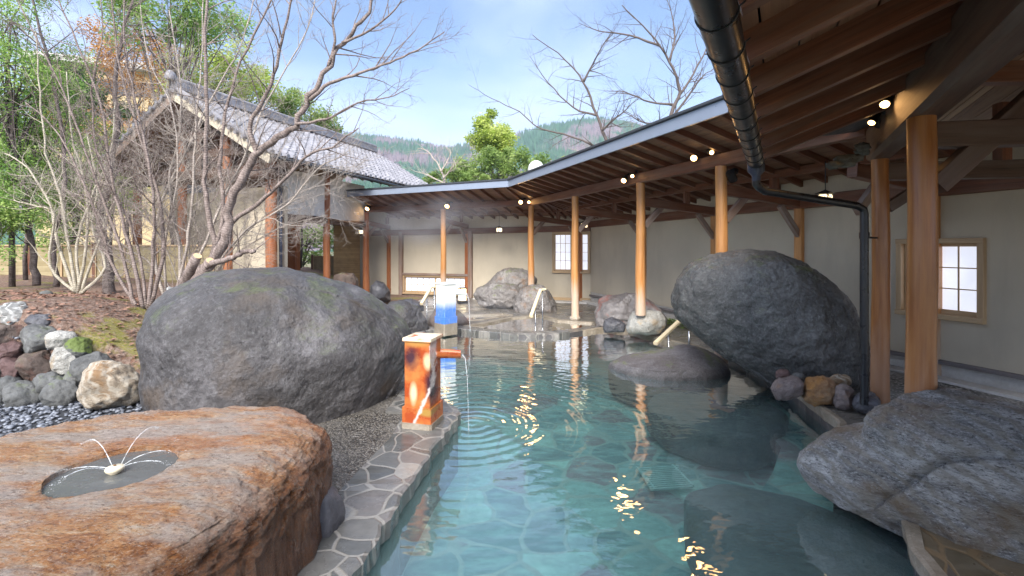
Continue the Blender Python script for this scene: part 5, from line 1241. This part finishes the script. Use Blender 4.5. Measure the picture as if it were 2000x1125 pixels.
# walls: pool side line runs to the corner post
HW0 = Vector((-6.45, 12.2, 0)); HW1 = P8.copy(); hu = (HW1-HW0).normalized(); hn = Vector((hu.y, -hu.x, 0))
def hw(s, z, d=0): p = HW0+hu*s+hn*d; return Vector((p.x, p.y, z))
HL = (HW1-HW0).length
def slab_(name, a, b, c, d, n_, th, mat):
    mb = MB(); q = [a, b, c, d]; q2 = [v-n_*th for v in q]; mb.add(q+q2, [(0, 1, 2, 3), (7, 6, 5, 4), (0, 4, 5, 1), (1, 5, 6, 2), (2, 6, 7, 3), (3, 7, 4, 0)]); return mb.build(name, MAT[mat], H)
slab_('plaster_panel', hw(.1, 2.52), hw(HL-.1, 2.52), hw(HL-.1, 3.80), hw(.1, 3.80), hn, .1, 'plaster_pale')
mb = MB(); mb.tube([hw(.0, 2.44, -.02), hw(HL*.4, 2.46, -.02), hw(HL*.7, 2.42, -.02), hw(HL-.12, 2.44, -.02)], [.10, .115, .10, .095], 12, True, .1); mb.build('beam', OB, H, True)
post(H, HW0, -.2, 3.9, .15, .14, 'red_post', 20); pm = on(638, HW0, hu); post(H, pm, -.2, 3.9, .11, .10, 'red_post', 16)
MB().tube([hw(.22, -.2, .1), hw(.22, 3.7, .1)], .045, 10).build('downpipe', MAT['pipe_blue'], H, True)
pq = pm-hn*1.8; MB().beam((pq.x+.3, pq.y+.3, -.2), (pq.x+.3, pq.y+.3, 2.6), .3, .3, up=(0, 1, 0)).build('post', MAT['red_post'], H)
# gable end: posts, beams, recessed plaster
def gp(w, z, s=.75): return hp(s, w, z)
for w, r in ((2.35, .12), (4.15, .12), (6.1, .12)):
    p = gp(w, 0); post(H, p, -.2, zr(w)-.1, r, r*.93, 'red_post', 18)
slab_('plaster_wall', gp(.9, -.2, 1.3), gp(2.4, -.2, 1.3), gp(2.4, 3.3, 1.3), gp(.9, 3.3, 1.3), GU_*-1, .1, 'plaster')
slab_('plaster_wall', gp(2.4, -.2, 1.6), gp(5.9, -.2, 1.6), gp(5.9, 3.3, 1.6), gp(2.4, 3.3, 1.6), GU_*-1, .1, 'plaster')
mb = MB(); mb.tube([gp(.2, 3.52, .6), gp(3.3, 3.60, .6), gp(6.5, 3.52, .6)], [.15, .17, .15], 12, True, .08); mb.build('beam', OB, H, True)
for z, w0 in ((4.2, 1.4), (4.75, 2.2)): MB().beam(gp(w0, z, .7), gp(2*Wd_-w0, z, .7), .14, .20).build('beam', OB, H)
MB().beam(gp(Wd_, 3.6, .7), gp(Wd_, 5.6, .7), .16, .16, up=(0, 1, 0)).build('strut', OB, H)
slab_('gable_boards', gp(.6, 3.7, 1.0), gp(2*Wd_-.6, 3.7, 1.0), gp(Wd_+.1, 5.6, 1.0), gp(Wd_-.1, 5.6, 1.0), GU_*-1, .05, 'dark_wood')
# reed blind hanging beside the corner post
a = P(652, 448, 16.6); b = P(703, 448, 17.3); bb = (b-a).normalized(); nn = Vector((bb.y, -bb.x, 0)); mb = MB()
for k in range(7): 
    q0 = a.lerp(b, k/7); q1 = a.lerp(b, (k+1)/7); 
    mb.add([Vector((q0.x, q0.y, .15)), Vector((q1.x, q1.y, .15)), Vector((q1.x, q1.y, 2.42)), Vector((q0.x, q0.y, 2.42)), Vector((q0.x, q0.y, .15))-nn*.02, Vector((q1.x, q1.y, .15))-nn*.02, Vector((q1.x, q1.y, 2.42))-nn*.02, Vector((q0.x, q0.y, 2.42))-nn*.02], [(0, 1, 2, 3), (7, 6, 5, 4), (0, 4, 5, 1), (2, 6, 7, 3)])
tag(mb.build('reed_blind', MAT['reed_blind']), 'brown reed blind hanging in the opening beside the corner post', 'blind')
# fences
def fence(a, b, z0, z1, n, label, mat='bamboo_fence', pm_='dark_wood', base=None):
    a = Vector((a[0], a[1], 0)); b = Vector((b[0], b[1], 0)); U = (b-a).normalized(); n_ = Vector((U.y, -U.x, 0)); n_ = n_ if n_.y < 0 else -n_
    t = empty('bamboo_fence', (a.x, a.y, z0), label, 'fence')
    for k in range(n):
        p = a.lerp(b, (k+.03)/n); q = a.lerp(b, (k+.97)/n); mb = MB()
        mb.beam(Vector((p.x, p.y, (z0+z1)/2)), Vector((q.x, q.y, (z0+z1)/2)), .03, z1-z0); mb.build('slat_panel', MAT[mat], t)
        mb = MB()
        for s_ in (.03, .97, .5): r = a.lerp(b, (k+s_)/n)+n_*.03; mb.beam((r.x, r.y, z0), (r.x, r.y, z1+.02), .04, .03, up=(0, 1, 0))
        for z in (z0+.03, z1-.02): mb.beam(Vector((p.x, p.y, z))+n_*.045, Vector((q.x, q.y, z))+n_*.045, .03, .04)
        mb.build('panel_frame', MAT['frame_wood'], t)
        r = a.lerp(b, k/n); MB().beam((r.x, r.y, z0-.8), (r.x, r.y, z1+.06), .09, .09, up=(0, 1, 0)).build('fence_post', MAT[pm_], t)
    if base: MB().beam(Vector((a.x, a.y, z0-.45)), Vector((b.x, b.y, z0-.45)), .14, .8).build('base_wall', MAT['grey_rock'], t)
    return t
fence((-15.5, 11.4), (-8.2, 12.6), .62, 1.68, 5, 'tan bamboo slat fence in panels behind the pale shrub', base=1)
fence((-8.6, 19.6), (-4.6, 20.4), -.2, 1.25, 3, 'brown reed fence seen through the gate house opening', 'reed_fence')
# hotel far behind
HB = empty('hotel', (-45, 60, 0), 'large ochre hotel block with pale roofs far behind the trees', 'building')
for (x0, x1, y0, D, dd, zc) in ((70, 300, 100, 52, 8, 0), (230, 420, 150, 56, 8, 0)):
    a = P(x0, y0, D); b = P(x1, y0+45, D+4); MB().prism([(a.x, a.y), (b.x, b.y), (b.x, b.y+dd), (a.x, a.y+dd)], -.2, a.z-1).build('wall', MAT['ochre'], HB)
    MB().prism([(a.x-1, a.y-1), (b.x+1, b.y-1), (b.x+1, b.y+dd+1), (a.x-1, a.y+dd+1)], a.z-1.0, a.z-.2).build('roof', MAT['concrete'], HB)
    for r in range(4):
        for c in range(7):
            q = a.lerp(b, (c+.5)/7); z = a.z-3.2-r*3.4; MB().box((q.x, q.y-.02, z), 1.6, .12, 1.7, math.atan2(b.y-a.y, b.x-a.x)).build('window', MAT['black_pvc'], HB)
# domed vent beyond the roof edge
p = P(1047, 345, 24); V = empty('roof_vent', (p.x, p.y, 0), 'white domed chimney vent standing behind the roof edge', 'vent')
MB().lathe((p.x, p.y, 2.5), [(.36, 0), (.36, 2.95)], 20).build('stack', MAT['tan_rock'], V, True, 0, 40)
MB().lathe((p.x, p.y, P(1047, 333, 24).z), [(.42, -.05), (.42, .12), (.38, .28), (.28, .42), (.12, .51), (0, .53)], 20).build('dome', MAT['white_paint'], V, True, 0, 40)
for z in range(6): MB().lathe((p.x, p.y, 4.6+z*.13), [(.37, 0), (.39, .03), (.37, .06)], 20).build('louvre', MAT['plaster_pale'], V, True)

# ================================================================ spouts, rails, lanterns, lamps
def clay(name, px, pyb, z0, z1, w, rot, mat, label, capo, D=None, plinth=None):
    p = G(px, pyb, z0); p = Vector((p.x, p.y, 0)) if D is None else Vector(((px-CX)/F*D, D, 0)); t = empty(name, (p.x, p.y, z0), label, 'water spout')
    b = MB(); b.beam((p.x, p.y, z0), (p.x, p.y, z0+.14), w*1.14, w*1.14, up=(math.cos(rot), math.sin(rot), 0), ch=.008); b.build('base', MAT[mat], t)
    MB().beam((p.x, p.y, z0+.14), (p.x, p.y, z1-.03), w, w, up=(math.cos(rot), math.sin(rot), 0), ch=.007).build('body', MAT[mat], t)
    MB().beam((p.x, p.y, z1-.03), (p.x, p.y, z1), w*1.12, w*1.12, up=(math.cos(rot), math.sin(rot), 0), ch=.007).build('cap', MAT[capo], t)
    if plinth: MB().beam((p.x, p.y, plinth-.03), (p.x, p.y, z0), w*1.2, w*1.2, up=(math.cos(rot), math.sin(rot), 0)).build('plinth', MAT['rim'], t)
    return t, p
MAT['red_cap'] = MAT['red_glaze']
T, pr = clay('clay_spout', 826, 845, -.05, .745, .262, R(90-14), 'red_glaze', 'square red-orange fired clay water spout on the near coping', 'red_glaze', 4.42, -.14)
def trough(t, a, b, r, mat):
    a = Vector(a); b = Vector(b); d = (b-a).normalized(); x = Vector((d.y, -d.x, 0)).normalized(); vs = []; pr_ = []
    for k in range(9): an = math.pi*k/8; pr_.append((math.cos(an)*r, -math.sin(an)*r))
    for k in range(8, -1, -1): an = math.pi*k/8; pr_.append((math.cos(an)*r*.72, -math.sin(an)*r*.72+.0))
    m = len(pr_); 
    for q in range(7):
        c = a.lerp(b, q/6); s_ = 1-.15*(q/6)
        vs += [c+x*u*s_+Vector((0, 0, v*s_)) for u, v in pr_]
    fs = [(q*m+k, q*m+(k+1) % m, (q+1)*m+(k+1) % m, (q+1)*m+k) for q in range(6) for k in range(m)]
    mb = MB(); mb.add(vs, fs); return mb.build('spout', MAT[mat], t, True, 0, 50)
trough(T, (pr.x+.12, pr.y+.03, .60), (pr.x+.36, pr.y+.06, .58), .078, 'red_glaze')
q = [Vector((pr.x+.37, pr.y+.10, .54)), Vector((pr.x+.40, pr.y+.105, .50)), Vector((pr.x+.42, pr.y+.11, .3)), Vector((pr.x+.43, pr.y+.11, .0)), Vector((pr.x+.435, pr.y+.11, WZ))]
MB().tube(q, [.010, .005, .003, .003, .004], 6).build('water_jet', MAT['jet'], T, True)
T, pbp = clay('clay_spout', 871, 630, .03, .87, .30, R(45), 'blue_glaze', 'white and blue glazed square clay water spout on a stone plinth', 'white_paint', 9.55, -.18)
trough(T, (pbp.x+.15, pbp.y+.05, .68), (pbp.x+.42, pbp.y+.1, .64), .07, 'blue_glaze')
q = [Vector((pbp.x+.42, pbp.y+.1, .64)), Vector((pbp.x+.47, pbp.y+.1, .5)), Vector((pbp.x+.50, pbp.y+.1, -.18))]
MB().tube(q, [.012, .008, .008], 8).build('water_jet', MAT['jet'], T, True)
def handrail(label, p0, p1, D0, D1, posts, hook=None):
    a = P(p0[0], p0[1], D0); b = P(p1[0], p1[1], D1); t = empty('handrail', (a.x, a.y, -.2), label, 'handrail', 'pale wooden handrails')
    MB().beam(a, b, .075, .055, ch=.01).build('rail', MAT['pale_wood'], t)
    if hook: c = b+Vector(hook); MB().beam(b-Vector((0, 0, .01)), c, .07, .05, ch=.01).build('rail', MAT['pale_wood'], t)
    for u, dz in posts:
        q = a.lerp(b, u) if u <= 1 else b+Vector(hook)*(u-1); MB().tube([(q.x, q.y, -.75), (q.x, q.y, q.z-.02)], .017, 10).build('rail_post', MAT['steel'], t, True)
handrail('pale wooden handrail on steel posts beside the blue and white spout', (823, 594), (842, 561), 10.4, 11.2, ((.55, 0), (1.5, 0)), (.14, .1, .01))
handrail('pale wooden handrail on steel posts in front of the domed boulder', (1037, 618), (1056, 566), 10.0, 11.0, ((.45, 0), (1.4, 0)), (.12, .1, .01))
handrail('pale wooden handrail slanting into the water beside the leaning boulder', (1280, 671), (1326, 628), 7.3, 7.9, ((.55, 0),))
q = P(1346, 640, 8.1); tag(MB().tube([(q.x, q.y, -.3), (q.x, q.y, .12)], .02, 10).build('steel_post', MAT['steel'], None, True), 'short steel post behind the handrail by the leaning boulder', 'post')

def lantern(px, py, D, s, label, top):
    c = P(px, py, D); t = empty('hanging_lantern', (c.x, c.y, c.z-s), label, 'lantern', 'small black hanging lanterns with lit paper panes'); h = s*.8
    MB().box(c, s*1.56, s*1.56, h*1.7, .5).build('pane', MAT['lamp_paper'], t)
    mb = MB()
    for k in range(4):
        a = .5+math.pi/4+k*math.pi/2; x, y = c.x+math.cos(a)*s*1.13, c.y+math.sin(a)*s*1.13; mb.beam((x, y, c.z-h), (x, y, c.z+h), s*.14, s*.14, up=(0, 1, 0))
        a2 = a+math.pi/2; x2, y2 = c.x+math.cos(a2)*s*1.13, c.y+math.sin(a2)*s*1.13
        for z in (-h, h): mb.beam((x, y, c.z+z), (x2, y2, c.z+z), s*.14, s*.14)
        mb.beam((x, y, c.z-h), (x2, y2, c.z+h), s*.07, s*.07); mb.beam((x, y, c.z+h), (x2, y2, c.z-h), s*.07, s*.07)
    mb.build('frame', MAT['black_metal'], t)
    mb = MB(); mb.lathe((c.x, c.y, c.z+h), [(s*1.9, 0), (s*1.85, s*.06), (s*.9, s*.4), (s*.1, s*.75), (0, s*.76)], 4); mb.build('lantern_roof', MAT['black_metal'], t)
    MB().tube([(c.x, c.y, c.z+h), (c.x, c.y, top)], .006, 6).build('cord', MAT['black_metal'], t)
lantern(975, 449, 14.6, .085, 'small lit black lantern hanging over the tall grey boulder', 2.75)
lantern(1141, 440, 13.0, .085, 'small lit black lantern hanging in front of the tall shoji window', 2.75)
lantern(1612, 388, 5.9, .075, 'lit black lantern hanging just above the black gutter pipe', 2.72)
lantern(705, 453, 16.0, .085, 'small lit black lantern hanging beside the reed blind', 2.45)
c = P(903, 580, 14.6); t = empty('floor_lantern', (c.x, c.y, -.18), 'lit paper floor lantern in a dark frame standing behind the blue and white spout', 'lantern')
MB().box((c.x, c.y, .10), .2, .2, .38, .4).build('pane', MAT['lamp_paper'], t); mb = MB()
for k in range(4):
    a = .4+math.pi/4+k*math.pi/2; x, y = c.x+math.cos(a)*.15, c.y+math.sin(a)*.15; mb.beam((x, y, -.18), (x, y, .31), .02, .02, up=(0, 1, 0)); x2, y2 = c.x+math.cos(a+math.pi/2)*.15, c.y+math.sin(a+math.pi/2)*.15
    for z in (-.1, .31): mb.beam((x, y, z), (x2, y2, z), .02, .025)
mb.build('frame', MAT['black_metal'], t)
MB().box((c.x, c.y, -.14), .28, .28, .07, .4).build('base', MAT['black_metal'], t)

def spot(px, py, D, d, label, r=.045, L=.16, lit=True, energy=4, mount=None):
    c = P(px, py, D); d = Vector(d).normalized(); t = empty('spotlight', c, label, 'spotlight', 'black spotlights under the roof beams')
    MB().tube([c-d*.002, c-d*L], [r*1.08, r*1.02], 20).build('housing', MAT['black_metal'], t, True, 0, 40)
    if lit:
        MB().tube([c-d*.001, c+d*.004], [r*.88, r*.8], 20).build('lens', MAT['lamp_lens'], t)
        l = bpy.data.lights.new('lamp', 'SPOT'); l.energy = energy; l.color = (1, .52, .18); l.spot_size = R(95); l.spot_blend = .8; l.shadow_soft_size = .11
        lo = bpy.data.objects.new('lamp', l); COL.objects.link(lo); lo.parent = t; lo.location = d*.03; lo.rotation_euler = d.to_track_quat('-Z', 'Y').to_euler()
    m = Vector(mount) if mount else c-d*L*.5+Vector((.09, .09, .07))
    MB().tube([c-d*L*.6, m], .014, 8).build('arm', MAT['black_metal'], t, True)
    MB().tube([m, m+(m-c).normalized()*.05], .05, 16).build('mount', MAT['black_metal'], t, True, 0, 40)
def onbeam(px, A, U, dz, off): p = on(px, A, U); return p.y
yb = lambda px: on(px, P3-NA*.16, UA).y
spot(1355, 309, yb(1355), (-.5, -.75, -.45), 'spotlight with a round white face beside the starry lamp nearest the gutter', .055)
spot(1390, 298, yb(1390), (-.1, -.9, -.35), 'glaring spotlight over the post behind the leaning boulder', .036, energy=2.2)
spot(1218, 353, yb(1218), (-.5, -.7, -.55), 'spotlight with an oval white face above the white block rock', .055)
spot(1235, 344, yb(1235), (-.1, -.9, -.35), 'glaring spotlight over the post on the white block rock', .036, energy=2.2)
yc = lambda px: on(px, P6-NB*.16, UB).y
spot(1017, 395, yc(1017), (-.2, -.9, -.3), 'white-faced spotlight where the gallery bends', .065)
spot(1033, 395, yc(1030), (0, -.95, -.3), 'glaring spotlight over the post on the domed boulder', .045, energy=2.6)
spot(873, 403, yc(873), (-.2, -.75, -.6), 'single spotlight above the post behind the blue and white spout', .08)
spot(717, 408, yc(717), (-.2, -.75, -.6), 'single spotlight at the white plaster panel end of the gallery', .08)
spot(1728, 204, 3.62, (-.55, -.55, -.65), 'big glaring spotlight on the thick near beam', .036, .17, energy=4, mount=(3.18, 3.86, 2.78))
spot(1702, 240, 3.95, (-.6, -.2, -.77), 'slim spotlight turned away beside the big glaring one on the thick beam', .030, .16, energy=2, mount=(3.30, 4.08, 2.72))
spot(1432, 352, 7.0, (.5, .5, -.6), 'unlit black spotlight behind the post of the leaning boulder', .06, .17, lit=False)
# haze and steam, then an added grate coloured as the pale rippled patch
hz_ = N('haze'); hz_.nt.nodes.remove(hz_.b); v = hz_.new('ShaderNodeVolumePrincipled'); v.inputs['Color'].default_value = (.74, .86, 1, 1); v.inputs['Density'].default_value = .00045; v.inputs['Anisotropy'].default_value = .2
hz_.L(v.outputs[0], hz_.out.inputs['Volume'])
tag(MB().beam((0, -60, 130), (0, 940, 130), 2600, 264, ch=.5).build('haze', hz_.m), 'thin pale air haze over the whole valley', 'haze', None, 'stuff')
st_ = N('steam'); st_.nt.nodes.remove(st_.b); v = st_.new('ShaderNodeVolumePrincipled'); v.inputs['Color'].default_value = (.93, .94, 1, 1)
tc_ = st_.new('ShaderNodeTexCoord'); ln = st_.new('ShaderNodeVectorMath', operation='LENGTH'); st_.L(tc_.outputs['Object'], ln.inputs[0])
fo = st_.new('ShaderNodeMapRange'); st_.L(ln.outputs['Value'], fo.inputs[0]); fo.inputs[1].default_value = 1.0; fo.inputs[2].default_value = .2; fo.inputs[3].default_value = 0; fo.inputs[4].default_value = 1
f2 = st_.ramp(st_.noise(tc_.outputs['Object'], 1.6, 3, .5, .6), [(.42, 0.0), (.68, 1.0)])
st_.L(st_.math('MULTIPLY', st_.math('MULTIPLY', f2, fo.outputs[0]), .55), v.inputs['Density']); st_.L(v.outputs[0], st_.out.inputs['Volume'])
IV4, IF4 = ico(3)
for cx_, cy_, D_, sx, sy, sz, lb in ((850, 430, 13.2, 2.6, 1.1, .95, 'thin white steam drifting under the eave of the far gallery'), (900, 610, 9.6, 1.6, .9, .35, 'faint steam hanging over the small upper pool')):
    c = P(cx_, cy_, D_); me = bpy.data.meshes.new('steam'); me.from_pydata(IV4, [], IF4); me.materials.append(st_.m)
    o = bpy.data.objects.new('steam', me); COL.objects.link(o); o.location = c; o.scale = (sx, sy, sz); tag(o, lb, 'steam', None, 'stuff')
gr = MB()
for k in range(12): gr.box((1.5, 4.28+k*.036, -.66), .42, .018, .02, .12)
for k in range(2): gr.box((1.31+k*.38, 4.48+k*.045, -.66), .02, .42, .025, .12)
tag(gr.build('ripple_grate', MAT['grate']), 'square slatted grate added on the pool floor, coloured as the pale rippled patch from the jets', 'grate')
# ================================================================ steam, light, sky, camera
SUN_EL, SUN_ROT = 37, 190
w = bpy.data.worlds.new('World'); scene.world = w; w.use_nodes = True; nt = w.node_tree; nt.nodes.clear()
def nn_(t, **k):
    n = nt.nodes.new(t)
    for a, b in k.items(): setattr(n, a, b)
    return n
out = nn_('ShaderNodeOutputWorld'); bg = nn_('ShaderNodeBackground'); sky = nn_('ShaderNodeTexSky', sky_type='NISHITA'); sky.sun_disc = False
sky.sun_elevation = R(SUN_EL); sky.sun_rotation = R(SUN_ROT); sky.air_density = 1.0; sky.dust_density = .8; sky.ozone_density = 4.0; sky.altitude = 200
tc = nn_('ShaderNodeTexCoord'); sp = nn_('ShaderNodeSeparateXYZ'); nt.links.new(tc.outputs['Generated'], sp.inputs[0])
mp = nn_('ShaderNodeMapping'); nt.links.new(tc.outputs['Generated'], mp.inputs[0]); mp.inputs['Scale'].default_value = (1, 1, 2.4); mp.inputs['Location'].default_value = (.3, .1, .2)
nz1 = nn_('ShaderNodeTexNoise'); nt.links.new(mp.outputs[0], nz1.inputs[0]); nz1.inputs['Scale'].default_value = 1.9; nz1.inputs['Detail'].default_value = 6; nz1.inputs['Roughness'].default_value = .5; nz1.inputs['Distortion'].default_value = .3
rp = nn_('ShaderNodeValToRGB'); nt.links.new(nz1.outputs[0], rp.inputs[0]); rp.color_ramp.elements[0].position = .46; rp.color_ramp.elements[1].position = .72
hz = nn_('ShaderNodeMapRange'); nt.links.new(sp.outputs[2], hz.inputs[0]); hz.inputs[1].default_value = .10; hz.inputs[2].default_value = .42; hz.inputs[3].default_value = .8; hz.inputs[4].default_value = .05; hz.interpolation_type = 'SMOOTHSTEP'
ad = nn_('ShaderNodeMath', operation='ADD'); ad.use_clamp = True; m8 = nn_('ShaderNodeMath', operation='MULTIPLY'); nt.links.new(rp.outputs[0], m8.inputs[0]); m8.inputs[1].default_value = .6
nt.links.new(m8.outputs[0], ad.inputs[0]); nt.links.new(hz.outputs[0], ad.inputs[1])
mx = nn_('ShaderNodeMix', data_type='RGBA'); hc = nn_('ShaderNodeMapRange'); nt.links.new(sp.outputs[2], hc.inputs[0]); hc.inputs[1].default_value = .50; hc.inputs[2].default_value = .85; hc.inputs[3].default_value = 0; hc.inputs[4].default_value = .9; hc.interpolation_type = 'SMOOTHSTEP'
mc = nn_('ShaderNodeMath', operation='MULTIPLY'); nt.links.new(nz1.outputs[0], mc.inputs[0]); nt.links.new(hc.outputs[0], mc.inputs[1]); mc2 = nn_('ShaderNodeMath', operation='MULTIPLY'); nt.links.new(mc.outputs[0], mc2.inputs[0]); mc2.inputs[1].default_value = 1.7
a3 = nn_('ShaderNodeMath', operation='ADD'); a3.use_clamp = True; nt.links.new(ad.outputs[0], a3.inputs[0]); nt.links.new(mc2.outputs[0], a3.inputs[1]); nt.links.new(a3.outputs[0], mx.inputs[0]); nt.links.new(sky.outputs[0], mx.inputs[6]); cv = nn_('ShaderNodeMix', data_type='RGBA'); nt.links.new(hc.outputs[0], cv.inputs[0]); cv.inputs[6].default_value = (4.4, 5.1, 6.9, 1); cv.inputs[7].default_value = (10.5, 11, 12.5, 1); nt.links.new(cv.outputs[2], mx.inputs[7])
nt.links.new(mx.outputs[2], bg.inputs[0]); bg.inputs[1].default_value = .10; nt.links.new(bg.outputs[0], out.inputs[0])
sl = bpy.data.lights.new('sun', 'SUN'); sl.energy = 3.0; sl.angle = R(32); sl.color = (1, .95, .88)
so = bpy.data.objects.new('sun', sl); COL.objects.link(so)
az = R(SUN_ROT); d = Vector((math.sin(az)*math.cos(R(SUN_EL)), math.cos(az)*math.cos(R(SUN_EL)), math.sin(R(SUN_EL)))); so.rotation_euler = (-d).to_track_quat('-Z', 'Y').to_euler(); so.location = (0, 0, 30)
cam = bpy.data.cameras.new('camera'); co = bpy.data.objects.new('camera', cam); COL.objects.link(co); scene.camera = co
co.location = (0, 0, EYE); co.rotation_euler = (R(90), 0, 0); cam.sensor_width = 36; cam.lens = F/2000*36; cam.shift_y = -(562.5-HY)/2000; cam.clip_start = .05; cam.clip_end = 6000
scene.view_settings.view_transform = 'Standard'; scene.view_settings.look = 'None'; scene.view_settings.gamma = 1; scene.view_settings.exposure = 1.35
scene.render.engine = 'CYCLES'; scene.cycles.max_bounces = 8; scene.cycles.transparent_max_bounces = 16; scene.cycles.use_denoising = True
